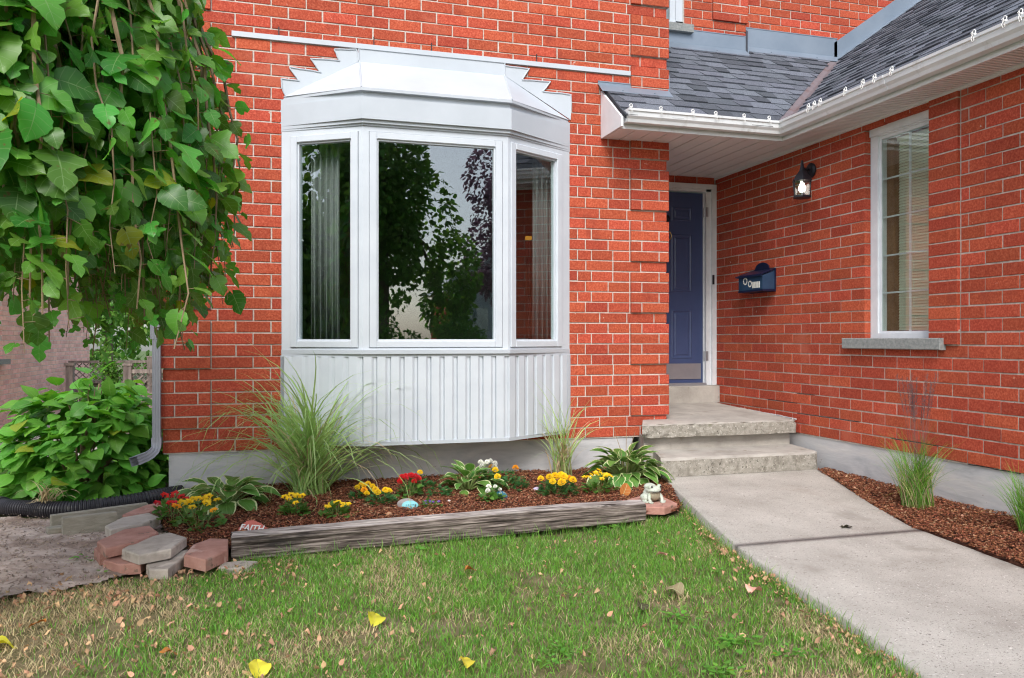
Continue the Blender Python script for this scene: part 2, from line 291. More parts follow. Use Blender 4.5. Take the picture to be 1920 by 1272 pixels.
# ---------------------------------------------------------------- leaves
def leaf_tpl(n=8, wl=None, wr=None, fold=.15, droop=.25, wav=.02, base=.12, seed=0, serr=0, m=5):
    """unit-length leaf along +Y; wl/wr: half-width samples (t, w)"""
    rr = random.Random(seed); V = []; U = []
    wr = wr or wl
    def wd(tab, t): return np.interp(t, [a for a, _ in tab], [b for _, b in tab])
    ph = rr.random()*6
    for i in range(n+1):
        t = i/n
        for j in range(m):
            s = -1+2*j/(m-1); wv = wd(wl if s < 0 else wr, t)*(1+(serr*(1 if i % 2 else -1) if 0 < i < n else 0)*abs(s))
            x = s*wv; y = t - base*abs(s)*(1-t)**3
            z = fold*abs(x) - droop*t*t + wav*math.sin(9*t+3*s+ph)*abs(s)
            V.append((x, y, z)); U.append((s, t))
    F = [(i*m+j, i*m+j+1, (i+1)*m+j+1, (i+1)*m+j) for i in range(n) for j in range(m-1)]
    return np.array(V, dtype=np.float32), np.array(F, dtype=np.int32), np.array(U, dtype=np.float32)
OV = [(0, .03), (.08, .22), (.22, .36), (.4, .40), (.6, .34), (.8, .18), (1, .005)]
MUL_T = [leaf_tpl(12, [(0, .05), (.05, .3), (.15, .44), (.3, .50), (.5, .47), (.7, .33), (.85, .17), (1, .005)], None, .12, .28, .035, .2, 1, .05),
         leaf_tpl(12, [(0, .05), (.06, .3), (.18, .46), (.34, .50), (.44, .42), (.52, .17), (.6, .31), (.72, .30), (.86, .17), (1, .005)], [(0, .05), (.06, .32), (.2, .46), (.4, .48), (.6, .40), (.8, .2), (1, .005)], .10, .22, .04, .2, 2, .04),
         leaf_tpl(13, [(0, .05), (.06, .3), (.2, .50), (.36, .56), (.44, .40), (.5, .14), (.6, .30), (.75, .28), (.88, .14), (1, .005)], [(0, .05), (.06, .28), (.16, .44), (.3, .54), (.4, .42), (.47, .15), (.57, .30), (.72, .30), (.86, .16), (1, .005)], .14, .3, .03, .2, 3, .04)]
OV_T = [leaf_tpl(7, OV, None, .2, .2, .02, .1, 4), leaf_tpl(7, [(0, .03), (.1, .24), (.3, .42), (.5, .43), (.75, .26), (1, .005)], None, .12, .35, .03, .1, 5)]
HOS_T = [leaf_tpl(8, [(0, .02), (.08, .15), (.25, .31), (.42, .36), (.65, .28), (.85, .14), (1, .003)], None, .35, .35, .02, .05, 6),
         leaf_tpl(8, [(0, .02), (.08, .17), (.22, .34), (.42, .40), (.65, .31), (.85, .15), (1, .003)], None, .25, .5, .03, .05, 7)]
SM_T = [leaf_tpl(3, [(0, .1), (.35, .36), (.7, .25), (1, .02)], None, .2, .2, 0, 0, 8, m=3)]
RND_T = [leaf_tpl(5, [(0, .12), (.2, .36), (.5, .44), (.8, .32), (1, .08)], None, .15, .2, .03, .1, 9)]

def frame(d, nrm):
    """3x3 with +Y along d, +Z near nrm"""
    d = Vector(d).normalized(); x = d.cross(Vector(nrm))
    if x.length < 1e-4: x = d.cross(Vector((1, 0, .1)))
    x.normalize(); z = x.cross(d); return Matrix((x, d, z)).transposed()
def scatter(name, tpls, items, mat, parent=None, smooth=True):
    """one joined mesh: items = [(tpl index, pos, frame, scale)]"""
    Vs, Fs, Us, Rs = [], [], [], []; off = 0
    by = {}
    for it in items: by.setdefault(it[0], []).append(it)
    for k, L_ in by.items():
        V, F, U = tpls[k]; A = np.array([np.array(i[2]) * i[3] for i in L_], dtype=np.float32); P = np.array([tuple(i[1]) for i in L_], dtype=np.float32)
        W = np.einsum('nij,vj->nvi', A, V)+P[:, None, :]; n = len(L_)
        Vs.append(W.reshape(-1, 3)); Fs.append((F[None]+(np.arange(n)*len(V))[:, None, None]).reshape(-1, F.shape[1])+off)
        Us.append(np.tile(U, (n, 1))); Rs.append(np.repeat(NR.random(n), len(F))); off += n*len(V)
    return put(name, fast(name, np.concatenate(Vs), np.concatenate(Fs), mat, np.concatenate(Us), np.concatenate(Rs), smooth), parent)
def leaf_parts(name, tpls, items, mat, parent):
    """each leaf an object sharing its template's mesh"""
    ms = {}
    for k, p, fr, s in items:
        if (k, mat.name) not in ms:
            V, F, U = tpls[k]; ms[(k, mat.name)] = fast(name, V, F, mat, U, np.zeros(len(F)), True)
        put(name, ms[(k, mat.name)], parent, Matrix.Translation(p) @ (fr.to_4x4() @ Matrix.Scale(s, 4)))
def visible_rank(items):
    """largest-in-view first: size over distance, out of frame last"""
    def key(i):
        u, v, d = cam_px(*i[1]); ok = -60 < u < 1980 and -60 < v < 1330
        return -(i[3]/d)*(1 if ok else .01)
    return sorted(items, key=key)

# ================================================================ THE HOUSE
C, BL, ZF = .0892, .2565, .35
YF, XW, YU, YD = 6.33, 4.45, 7.43, 7.55
house = thing('brick_house', (1.5, 6.4, 0), 'red brick house with white bay window, blue front door and grey shingled porch roof', 'house')
BRICKS = []
AX = {'y': (Vector((1, 0, 0)), Vector((0, -1, 0))), 'x': (Vector((0, -1, 0)), Vector((-1, 0, 0))), 'X': (Vector((0, 1, 0)), Vector((1, 0, 0)))}
def brick_row(axis, plane, z, h, ivs, k, L=BL, org=0, own=house, mat=BR, dist=0):
    for a0, a1, pj, mode in ivs:
        cuts = []
        if mode == 'run':
            g = org+(k % 2)*L/2; g += math.floor((a0-g)/L)*L; cuts = [a0]
            while g+L < a1:
                g += L
                if g-cuts[-1] > .05 and a1-g > .05: cuts.append(g+R.uniform(-.004, .004))
            cuts.append(a1)
        elif mode == 'one': cuts = [a0, a1]
        elif mode == 'qa': cuts = [a0, a0+.095, a1] if k % 2 else [a0, a0+.255 if a1-a0 > .3 else a0+.6*(a1-a0), a1]
        elif mode == 'qb': cuts = [a0, a1-.095, a1] if k % 2 else [a0, a0+.10, a1]
        elif mode == 'mix':
            n = (a1-a0); cuts = [a0, a0+.13*n, a0+.36*n, a0+.72*n, a1] if k % 2 else [a0, a0+.26*n, a0+.64*n, a1]
        for i in range(len(cuts)-1):
            p, q = cuts[i]+(.005 if i else 0), cuts[i+1]-(.005 if i < len(cuts)-2 else 0)
            BRICKS.append((axis, plane, p, q, z+R.uniform(-.0015, .0015), h-.010, pj+R.uniform(-.0015, .002), own, mat))
def flush_brick(limit, own, name, skip):
    """the largest in view as parts of their own, the rest joined"""
    global BRICKS
    mine = [b for b in BRICKS if b[7] is own]; BRICKS = [b for b in BRICKS if b[7] is not own]
    def pos(b, a): return (a, b[1], b[4]+b[5]/2) if b[0] == 'y' else (b[1], a, b[4]+b[5]/2)
    def key(b):
        A, B = cam_px(*pos(b, b[2])), cam_px(*pos(b, b[3])); u, v = (A[0]+B[0])/2, (A[1]+B[1])/2
        if not (0 < u < 1920 and 0 < v < 1272) or skip(u, v, b): return 0
        return -abs(A[0]-B[0])*b[5]*1490/A[2]
    mine.sort(key=key); cache = {}; rest = MB()
    for i, b in enumerate(mine):
        ax, pl, a0, a1, z, h, pj, _, mat = b; a, c = AX[ax]; ln = a1-a0; o = Vector(pos(b, (a0+a1)/2))
        if i < limit and key(b) < 0:
            kk = (ax, round(ln/.006), round(h, 3))
            if kk not in cache:
                m = MB(); m.cbox((0, 0, 0), a, (0, 0, 1), c, (-ln/2, ln/2), (-h/2, h/2), (-.09, 0), .0025, 0); cache[kk] = m.mesh('brick', mat)
            put('brick', cache[kk], own, Matrix.Translation(o+c*pj))
        else: rest.cbox(o+c*pj, a, (0, 0, 1), c, (-ln/2, ln/2), (-h/2, h/2), (-.09, 0), .0025)
    if rest.v: tag(rest.build(name, mine[0][8], own), kind='stuff')

# --- front wall (Y = 6.33)
NR_ = 60
for k in range(NR_):
    z = ZF+k*C+.010; top = z+C-.010
    if top > 5.6: break
    flush = k == 0 or k % 5 == 1
    pj = 0 if flush else .020
    ivs = []; inbay = .40 < z+.04 < 3.02
    ql, qr = -.84-(0 if flush else .012), 3.25+(0 if flush else .014)
    ql_in, qr_in = -.505, 2.90
    L_end = .0 if inbay else None; R_st = 2.345 if inbay else None
    sx = 3.462 < z+.02 < 3.50
    if flush: ivs.append((ql, L_end if inbay else R_st or qr, 0, 'run')) if inbay else ivs.append((ql, qr, 0, 'run'))
    else:
        ivs.append((ql, ql_in-.005, pj, 'qa')); ivs.append((ql_in+.005, L_end if inbay else qr_in-.005, 0, 'run'))
    if inbay: ivs.append((R_st, qr if flush else qr_in-.005, 0, 'mix' if not flush else 'run'))
    if not flush:
        if k >= 30 and z < 3.3 and z > 2.9: pj = 0
        ivs.append((qr_in+.005, qr, pj, 'qb'))
    brick_row('y', YF, z, C, ivs, k, org=-.59)
m = MB()
for r in ((-.835, 3.245, YF+.0055, 6.47, 3.0, 5.75), (-.835, .03, YF+.0055, 6.47, .35, 3.0), (2.31, 3.245, YF+.0055, 6.47, .35, 3.0), (.03, 2.31, YF+.0055, 6.47, .35, .43)): m.box(*r)
m.box(-.835, -.6, 6.47, 13, .35, 5.75); m.box(3.10, 3.245, 6.47, 7.7, .35, 5.75)
m.build('wall', MO, house)
m = MB(); m.box(-.80, 2.93, 6.345, 6.6, -.4, .352); m.box(-.80, -.6, 6.6, 13, -.4, .352); m.build('foundation', FOU, house)
# --- wing wall (X = 4.45), window opening Y 4.62..5.28
for k in range(29):
    z = ZF+k*C+.010
    if z+C > 2.98: break
    wz = 1.16 < z+.03 < 2.86
    if wz:
        jm = [(5.285, 7.545, 0, 'run'), (4.365, 4.615, .020, 'one'), (.5, 4.352, 0, 'run')]
    elif z > 2.8: jm = [(.5, 4.352, 0, 'run'), (4.365, 4.615, .02, 'one'), (4.625, 7.545, 0, 'run')]
    else: jm = [(.5, 7.545, 0, 'run')]
    brick_row('x', XW, z, C, jm, k, org=4.352-BL*.25 if wz else 4.30)
m = MB(); b = XW+.0055
m.box(b, 4.62, .5, 4.612, .35, 3.18); m.box(b, 4.62, 5.292, 7.7, .35, 3.18); m.box(b, 4.62, 4.612, 5.292, .35, 1.20); m.box(b, 4.62, 4.612, 5.292, 2.87, 3.18)
m.build('wall', MO, house)
m = MB(); m.box(XW+.012, 4.7, .5, 7.7, -.4, .352); m.build('foundation', FOU, house)
# --- entry wall round the door, upper walls over the porch roof
brick_row('y', YD, 2.845, C, [(3.26, 4.44, 0, 'run')], 1)
for k in range(36, 60):
    z = ZF+k*C+.010; z0 = z
    fl = k % 5 == 1 or z < 4.47; win = z+.04 > 4.47
    iv = [(4.02, 4.34, 0, 'run')] if win else [(3.26, 4.745 if fl else 4.33, 0, 'run')]
    if win and fl: iv = [(4.02, 4.745, 0, 'run')]
    if not fl: iv.append((4.345, 4.76, .02, 'qb'))
    if win: iv.append((3.26, 3.36, 0, 'one'))
    brick_row('y', YU, z, C, iv, k); brick_row('y', YD, z, C, [(4.755, 8.6, 0, 'run')], k+1)
m = MB(); m.box(3.25, 3.38, YU+.007, 7.7, 3.2, 5.75); m.box(4.01, 4.74, YU+.007, 7.7, 3.2, 5.75); m.box(3.38, 4.01, YU+.007, 7.7, 3.2, 4.42); m.box(4.74, 8.7, YD+.007, 7.8, 3.2, 5.75)
m.box(3.25, 4.45, YD+.007, 7.8, 2.845, 3.0); m.build('wall', MO, house)
# mortar bedded behind the projecting corner bricks and the window's brick strip
m = MB(); g0_ = None
def mortar_block(axis, a0, a1, za, zb, pl, pj):
    if axis == 'y': m.box(a0+.004, a1-.004, pl-pj+.005, pl+.02, za, zb)
    else: m.box(pl-pj+.005, pl+.02, a0+.004, a1-.004, za, zb)
for k in range(2, 58):
    if k % 5 == 1: continue
    zt = ZF+(k+1)*C; za = ZF+k*C+(.010 if k % 5 == 2 else 0); zt = min(zt, 5.6)
    if za > 5.5: break
    mortar_block('y', -.852, -.51, za, zt, YF, .02)
    if not (k >= 30 and 2.9 < ZF+k*C+.01 < 3.3): mortar_block('y', 2.905, 3.264, za, zt, YF, .02)
    if ZF+k*C > 4.46: mortar_block('y', 4.345, 4.76, za, zt, YU, .02)
mortar_block('x', 4.365, 4.615, 1.24, 2.92, XW, .02)
tag(m.build('mortar_bed', MO, house), kind='stuff')
flush_brick(300, house, 'brick', lambda u, v, b: (u < 440 and v < 590) or (b[0] == 'x' and u < 1345) or (b[0] == 'y' and b[1] > 7 and v > 108) or (700 < v < 900 and 440 < u < 527) or (b[0] == 'x' and b[4] > 2.85 and False) or (1180 < u < 1250 and 145 < v < 250))

# dark settlement cracks in the lower joints of the wing wall
for (k, ya, yb) in ((2, 5.35, 6.15), (3, 6.15, 6.6), (1, 4.55, 5.0), (0, 3.9, 4.3), (2, 3.4, 3.75), (4, 5.9, 6.15)):
    m = MB(); z = ZF+k*C+.005; n = int((yb-ya)/.06)
    for i in range(n): y = ya+(yb-ya)*i/n; m.obox((XW+.0035, y, z+R.uniform(-.0015, .0015)), (0, 1, 0), (0, 0, 1), (-1, 0, 0), (0, (yb-ya)/n-.0005), (-.002, .0025), (-.004, .0015))
    m.build('crack', DEK, house)
# --- window in the wing wall
win = thing('window', (4.52, 4.95, 1.2)); adopt(win, house); _wl[win.name] = Vector((4.52, 4.95, 1.2))
m = MB(); x0, x1 = 4.505, 4.56
m.box(x0, x1, 4.56, 5.283, 2.79, 2.868); m.box(x0, x1, 4.56, 5.283, 1.20, 1.245); m.box(x0, x1, 5.205, 5.283, 1.245, 2.79); m.box(x0, x1, 4.56, 4.66, 1.245, 2.79)
m.box(x0+.015, x1+.01, 4.66, 5.205, 2.765, 2.79); m.box(x0+.015, x1+.01, 4.66, 5.205, 1.245, 1.262); m.box(x0+.015, x1+.01, 5.18, 5.205, 1.262, 2.765)
m.box(x0-.018, x0, 4.625, 5.275, 2.80, 2.86); m.build('frame', WHP, win)
m = MB()
for z in (2.45, 2.15, 1.85, 1.56): m.box(4.532, 4.540, 4.66, 5.18, z-.006, z+.006)
m.box(4.531, 4.541, 4.892, 4.908, 1.262, 2.765); m.build('grille', WHP, win)
m = MB(); m.box(4.526, 4.530, 4.66, 5.18, 1.262, 2.765); m.build('pane', GLC, win)
m = MB(); m.box(4.57, 4.70, 5.10, 5.20, 1.2, 2.8); m.box(4.57, 4.70, 4.5, 5.10, 2.76, 2.86); m.build('inner_jamb', JAM, win)
m = MB()
for i in range(66):
    z = 1.28+i*.0222; wv = .003*math.sin(i*.7) + (.008 if i in (3, 4, 9) else 0)
    m.obox((4.612, 4.50, z), (0, 1, 0), (.40, 0, .917), (-.917, 0, .40), (0, .595), (-.0125, .0115), (0, .0012+wv*.1))
m.box(4.59, 4.625, 4.50, 5.095, 2.735, 2.77)
for y in (4.60, 5.04): m.tube([(4.60, y, 1.27), (4.60, y, 2.75)], .0012, 4)
tag(m.build('blind_slat', BLI, win), kind='stuff')
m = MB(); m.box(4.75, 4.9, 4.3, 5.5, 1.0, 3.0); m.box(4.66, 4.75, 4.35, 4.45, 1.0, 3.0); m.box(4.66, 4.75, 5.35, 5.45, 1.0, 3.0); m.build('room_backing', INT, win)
m = MB(); m.cbox((4.5, 4.985, 1.165), (0, -1, 0), (0, 0, 1), (-1, 0, 0), (-.505, .505), (-.042, .042), (0, .105), .006); m.build('sill', SIL, win)

# --- window of the upper wall
uw = thing('window', (3.7, YU, 4.5)); adopt(uw, house); _wl[uw.name] = Vector((3.7, YU, 4.5))
m = MB(); m.box(3.93, 4.01, YU+.02, 7.6, 4.46, 5.6); m.box(3.87, 3.93, YU+.035, 7.6, 4.50, 5.6); m.box(3.38, 4.01, YU+.02, 7.6, 4.42, 4.50); m.build('frame', WHV, uw)
m = MB(); m.box(3.38, 3.87, YU+.06, YU+.064, 4.5, 5.6); m.build('pane', GLC, uw)
m = MB(); m.box(3.3, 4.10, YU-.055, YU+.03, 4.375, 4.455); m.build('sill', SIL, uw)
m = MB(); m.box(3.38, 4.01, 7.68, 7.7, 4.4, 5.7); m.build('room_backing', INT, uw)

# --- white strip on the front wall over the bay
m = MB(); m.box(-.36, 2.90, YF-.016, YF+.006, 3.478, 3.516); m.build('lintel_strip', WH, house)
m = MB()
for x in (-.02, .70, 1.16, 2.05): m.box(x-.004, x+.004, YF-.0025, YF+.02, 3.52, 3.585)
m.build('weep_hole', BLM, house)
# the wall's vertical joints beside the corner bricks
# ---------------------------------------------------------------- bay window
bay = thing('bay_window', (1.15, 6.15, .42)); adopt(bay, house); _wl[bay.name] = Vector((1.15, 6.15, .42))
BP = [Vector((0, 6.33)), Vector((.58, 5.97)), Vector((1.70, 5.97)), Vector((2.34, 6.33))]
def ring(off, z, yw=6.335):
    out = []; ln = []
    for i in range(3):
        p, q = BP[i], BP[i+1]; d = (q-p).normalized(); n = Vector((d.y, -d.x)); ln.append((p+n*off, d))
    def inter(l1, l2):
        (p, d), (q, e) = l1, l2; den = d.x*e.y-d.y*e.x; t = ((q.x-p.x)*e.y-(q.y-p.y)*e.x)/den; return p+d*t
    wl_ = (Vector((0, yw)), Vector((1, 0)))
    pts = [inter(wl_, ln[0]), inter(ln[0], ln[1]), inter(ln[1], ln[2]), inter(ln[2], wl_)]
    if off > 0: pts[0].x = max(pts[0].x, -.012+.022*(z > 3)); pts[3].x = min(pts[3].x, 2.352-.012*(z > 3))
    return [(p.x, p.y, z) for p in pts]
def ringprism(m, off, z0, z1): m.prism(ring(off, z0), (0, 0, z1-z0))
m = MB(); ringprism(m, .050, 2.825, 2.985); ringprism(m, .022, 2.985, 3.03); ringprism(m, .030, 2.80, 2.825); ringprism(m, .012, 2.785, 2.80); m.build('fascia', WH, bay)
m = MB(); ringprism(m, .030, 1.088, 1.118); ringprism(m, .012, 1.066, 1.088); ringprism(m, .016, .405, .432); m.build('ledge_trim', WH, bay)
m = MB(); ringprism(m, .058, 3.03, 3.052)
E_ = ring(.058, 3.052, 6.325); T = [(.585, 6.325, 3.378), (1.768, 6.325, 3.378)]
V = E_+[(E_[0][0]+.01, 6.325, 3.054)]
m.add([E_[0], E_[1], E_[2], E_[3], T[0], T[1]], [(0, 1, 4), (1, 2, 5, 4), (2, 3, 5), (0, 4, 5, 3), (0, 3, 2, 1)])
m.tube([E_[1], Vector(T[0])+Vector((0, -.004, .002))], .006, 6); m.tube([E_[2], Vector(T[1])+Vector((0, -.004, .002))], .006, 6)
m.build('bay_roof', WH, bay)
yp = 6.322
A = [(.035, 3.048), (.005, 3.111), (-.002, 3.191), (.128, 3.183), (.057, 3.281), (.293, 3.265), (.214, 3.364), (.434, 3.368), (.392, 3.454), (.562, 3.468), (.583, 3.378)]
B = [(1.768, 3.378), (1.772, 3.455), (1.983, 3.452), (1.923, 3.355), (2.171, 3.362), (2.102, 3.272), (2.353, 3.268), (2.346, 3.058)]
m = MB()
m.prism([(x, yp, z) for x, z in A], (0, .012, 0)); m.prism([(x, yp, z) for x, z in B], (0, .012, 0))
m.prism([(.583, yp, 3.37), (.583, yp, 3.482), (1.772, yp, 3.482), (1.772, yp, 3.37)], (0, .012, 0))
for P in (A, B):
    for i in range(len(P)-1):
        if P is B and i == 0: continue
        (xa, za), (xb, zb) = P[i], P[i+1]
        pts = [(xa+(xb-xa)*t+R.uniform(-.003, .003), yp-.003, za+(zb-za)*t+R.uniform(-.004, .004)) for t in (0, .33, .66, 1)]
        m.tube(pts, .0055, 6)
m.tube([(.583, yp-.003, 3.48), (.580, yp-.003, 3.38)], .005, 6); m.tube([(1.772, yp-.003, 3.48), (1.770, yp-.003, 3.38)], .005, 6)
m.build('flashing', WH, bay)
def face(i):
    p, q = BP[i], BP[i+1]; d = (q-p); L_ = d.length; d.normalize(); return Vector((p.x, p.y, 0)), Vector((d.x, d.y, 0)), Vector((d.y, -d.x, 0)), L_
Z0, Z1 = 1.118, 2.787
G = [(.147, .576), (.115, 1.005), (.092, .562)]
for i in range(3):
    o, a, n, L_ = face(i); up = Vector((0, 0, 1)); g0, g1 = G[i]; gz0, gz1 = 1.198, 2.68
    fr = MB(); s0, s1 = g0-.068, g1+.068; q0, q1 = gz0-.062, gz1+.062
    # casing: outer frame fixed to the bay
    for (sa, sb, za, zb) in ((0, s0-.003, Z0, Z1), (s1+.003, L_, Z0, Z1), (s0-.003, s1+.003, Z0, q0-.003), (s0-.003, s1+.003, q1+.003, Z1)):
        fr.obox(o, a, up, n, (sa, sb), (za, zb), (-.07, .0))
    fr.build('casing', WHV, bay)
    sh = MB()
    for (sa, sb, za, zb) in ((s0, g0-.012, q0, q1), (g1+.012, s1, q0, q1), (g0-.012, g1+.012, q0, gz0-.012), (g0-.012, g1+.012, gz1+.012, q1)):
        sh.cbox(o, a, up, n, (sa, sb), (za, zb), (-.06, .012 if i != 1 else .009), .004)
    for (sa, sb, za, zb) in ((g0-.012, g0, gz0, gz1), (g1, g1+.012, gz0, gz1), (g0-.012, g1+.012, gz0-.012, gz0), (g0-.012, g1+.012, gz1, gz1+.012)):
        sh.obox(o, a, up, n, (sa, sb), (za, zb), (-.055, -.006))
    sh.build('sash', WHV, bay)
    pm = MB(); pm.obox(o, a, up, n, (g0-.004, g1+.004), (gz0-.004, gz1+.004), (-.028, -.024)); pm.build('pane', GLC, bay)
    # siding
    nb = (6, 11, 7)[i]; wdt = L_/nb
    for k in range(nb):
        bm_ = MB(); s = k*wdt; pr_ = [(0, -.02), (0, -.002), (.003, .014), (.60*wdt, .014), (.78*wdt, .002), (wdt-.005, .001), (wdt-.004, -.008), (wdt, -.008), (wdt, -.02)]
        P = [o+a*(s+x)+n*d+up*.43 for x, d in pr_]; bm_.prism(P, (0, 0, .637)); bm_.build('siding_board', WHV, bay)
for i, s in ((0, 0), (2, 1)):
    o, a, n, L_ = face(i); m = MB(); q = 0 if s == 0 else L_-.03; m.obox(o, a, (0, 0, 1), n, (q, q+.03), (.43, 1.066), (-.03, .014)); m.build('corner_trim', WH, bay)
m = MB(); P = ring(-.075, 1.05); P = [P[0], P[1], P[2], P[3]]; m.prism([(P[0][0], 6.7, 1.05), P[0], P[1], P[2], P[3], (P[3][0], 6.7, 1.05)], (0, 0, .03)); m.build('window_seat', INT, bay)
# room behind the bay and its curtains
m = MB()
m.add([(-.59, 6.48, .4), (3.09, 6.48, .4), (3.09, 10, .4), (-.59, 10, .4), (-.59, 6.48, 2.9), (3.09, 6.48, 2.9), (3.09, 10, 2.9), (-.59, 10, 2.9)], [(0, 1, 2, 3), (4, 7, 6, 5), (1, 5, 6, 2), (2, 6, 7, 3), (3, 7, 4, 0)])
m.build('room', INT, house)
def curtain(x0, x1, y0, y1, nf, lab):
    V, F = [], []; n = nf*10
    for i in range(n+1):
        t = i/n; a = .035*math.sin(t*nf*2*math.pi)+.012*math.sin(t*nf*5.3+1)
        for j, z in enumerate((1.085, 1.8, 2.72)):
            V.append((x0+(x1-x0)*t+a*.2, y0+(y1-y0)*t+a*(1.1-.2*j), z))
    F = [(i*3+j, (i+1)*3+j, (i+1)*3+j+1, i*3+j+1) for i in range(n) for j in range(2)]
    o = put('curtain', fast('curtain', V, F, CUR, smooth=True)); tag(o, lab, 'curtain', 'curtains inside the bay window')
    so = o.modifiers.new('s', 'SOLIDIFY'); so.thickness = .002
curtain(.22, .43, 6.36, 6.25, 5, 'sheer grey curtain gathered behind the narrow left pane of the bay window')
curtain(2.02, 2.34, 6.34, 6.50, 6, 'grey curtain hanging in folds behind the narrow right pane of the bay window')
sh_ = thing('table_lamp', (1.97, 7.6, 2.0), 'small amber box glowing dimly inside the room behind the right bay pane', 'lamp')
AMB = bpy.data.materials.new('amber_shade'); AMB.use_nodes = True; b_ = AMB.node_tree.nodes['Principled BSDF']; b_.inputs['Base Color'].default_value = (.5, .22, .03, 1); b_.inputs['Emission Color'].default_value = (1, .45, .06, 1); b_.inputs['Emission Strength'].default_value = .25
m = MB(); m.box(2.34, 2.395, 7.55, 7.60, 2.19, 2.225); m.build('shade', AMB, sh_)
m = MB(); m.tube([(2.375, 7.58, .4), (2.375, 7.58, 2.17)], .012, 8); m.lathe((2.375, 7.58, .4), [(.12, 0), (.12, .02), (.02, .03)], 12); m.build('stand', BLM, sh_)

# ---------------------------------------------------------------- front door
door = thing('door', (3.87, YD, .71)); adopt(door, house); _wl[door.name] = Vector((3.87, YD, .71))
m = MB(); m.box(3.42, 4.325, YD+.045, YD+.085, .735, 2.755)
def panel(x0, x1, z0, z1):
    y = YD+.045; m.box(x0, x1, y-.001, y+.01, z0, z0+.012); 
    P = [(x0, z0), (x1, z0), (x1, z1), (x0, z1)]; e1, e2, e3 = .012, .03, .05
    def r(e, d): return [(P[0][0]+e, y-d, P[0][1]+e), (P[1][0]-e, y-d, P[1][1]+e), (P[2][0]-e, y-d, P[2][1]-e), (P[3][0]+e, y-d, P[3][1]-e)]
    V = r(0, .001)+r(e1, .007)+r(e2, -.006+.003)+r(e3, .006); F = [(q*4+i, q*4+(i+1) % 4, q*4+4+(i+1) % 4, q*4+4+i) for q in range(3) for i in range(4)]+[(12, 13, 14, 15)]
    m.add(V, F)
for x0, x1 in ((3.55, 3.79), (3.955, 4.195)):
    panel(x0, x1, 2.45, 2.60); panel(x0, x1, 1.70, 2.31); panel(x0, x1, .99, 1.51)
m.build('door_leaf', DOOR, door)
m = MB(); m.box(3.43, 4.30, YD+.038, YD+.046, .775, .94)
m.build('kick_plate', STL, door)
m = MB()
m.box(4.335, 4.395, YD-.01, YD+.10, .712, 2.79); m.box(4.395, 4.446, YD-.035, YD+.02, .712, 2.84); m.box(3.35, 3.41, YD-.01, YD+.10, .712, 2.79); m.box(3.255, 3.35, YD-.035, YD+.02, .712, 2.84)
m.box(3.35, 4.395, YD-.01, YD+.10, 2.765, 2.79); m.box(3.35, 4.395, YD-.035, YD+.02, 2.79, 2.84); m.box(4.325, 4.335, YD+.03, YD+.1, .712, 2.765); m.build('frame', WHP, door)
m = MB(); m.box(3.41, 4.335, YD-.02, YD+.1, .708, .735); m.build('threshold', STL, door)
for z in (2.55, 1.02):
    m = MB(); m.tube([(4.333, YD+.022, z-.05), (4.333, YD+.022, z+.05)], .009, 8); m.box(4.333, 4.36, YD-.014, YD-.008, z-.05, z+.05); m.build('hinge', STL, door)
m = MB(); m.box(4.395, 4.412, YD-.05, YD-.035, 1.78, 1.88); m.build('chime_button', BLM, door)
m = MB(); m.lathe((3.90, YD+.04, 2.47), [(.035, 0), (.035, -.012), (.02, -.025)], 16, 'y'); m.build('peephole', BLM, door)
m = MB(); m.lathe((3.90, YD+.04, 2.33), [(.02, 0), (.02, -.02), (.008, -.03)], 12, 'y')
m.tube([(3.90+.038*math.cos(q), YD+.012, 2.285+.045*math.sin(q)) for q in np.linspace(-4.2, 1.1, 16)], .006, 6); m.build('knocker', BRASS, door)

# ---------------------------------------------------------------- porch roof, wing roof
TP, TW = math.atan(.80), math.atan(.70)
def valX(y): return 4.12+.80*(y-5.9)/.70
roof = thing('roof', (4, 6.5, 3.0)); adopt(roof, house); _wl[roof.name] = Vector((4, 6.5, 3.0))
m = MB()
def porchZ(y): return 3.02+.80*(y-5.9)
def wingZ(x): return 3.02+.70*(x-4.12)
V = [(2.65, 5.88, porchZ(5.88)), (4.10, 5.88, porchZ(5.88)), (valX(YF), YF, porchZ(YF)), (2.65, YF, porchZ(YF))]
m.prism(V, (0, 0, -.03)); m.prism([(3.24, YF, porchZ(YF)), (valX(YF), YF, porchZ(YF)), (valX(YD), YD, porchZ(YD)), (3.24, YD, porchZ(YD))], (0, 0, -.03))
m.prism([(4.10, .4, wingZ(4.10)), (10, .4, wingZ(10)), (10, YD, wingZ(10)), (valX(YD), YD, wingZ(valX(YD))), (4.10, 5.88, wingZ(4.10))], (0, 0, -.03))
m.build('roof_deck', DEK, roof)
SH = []
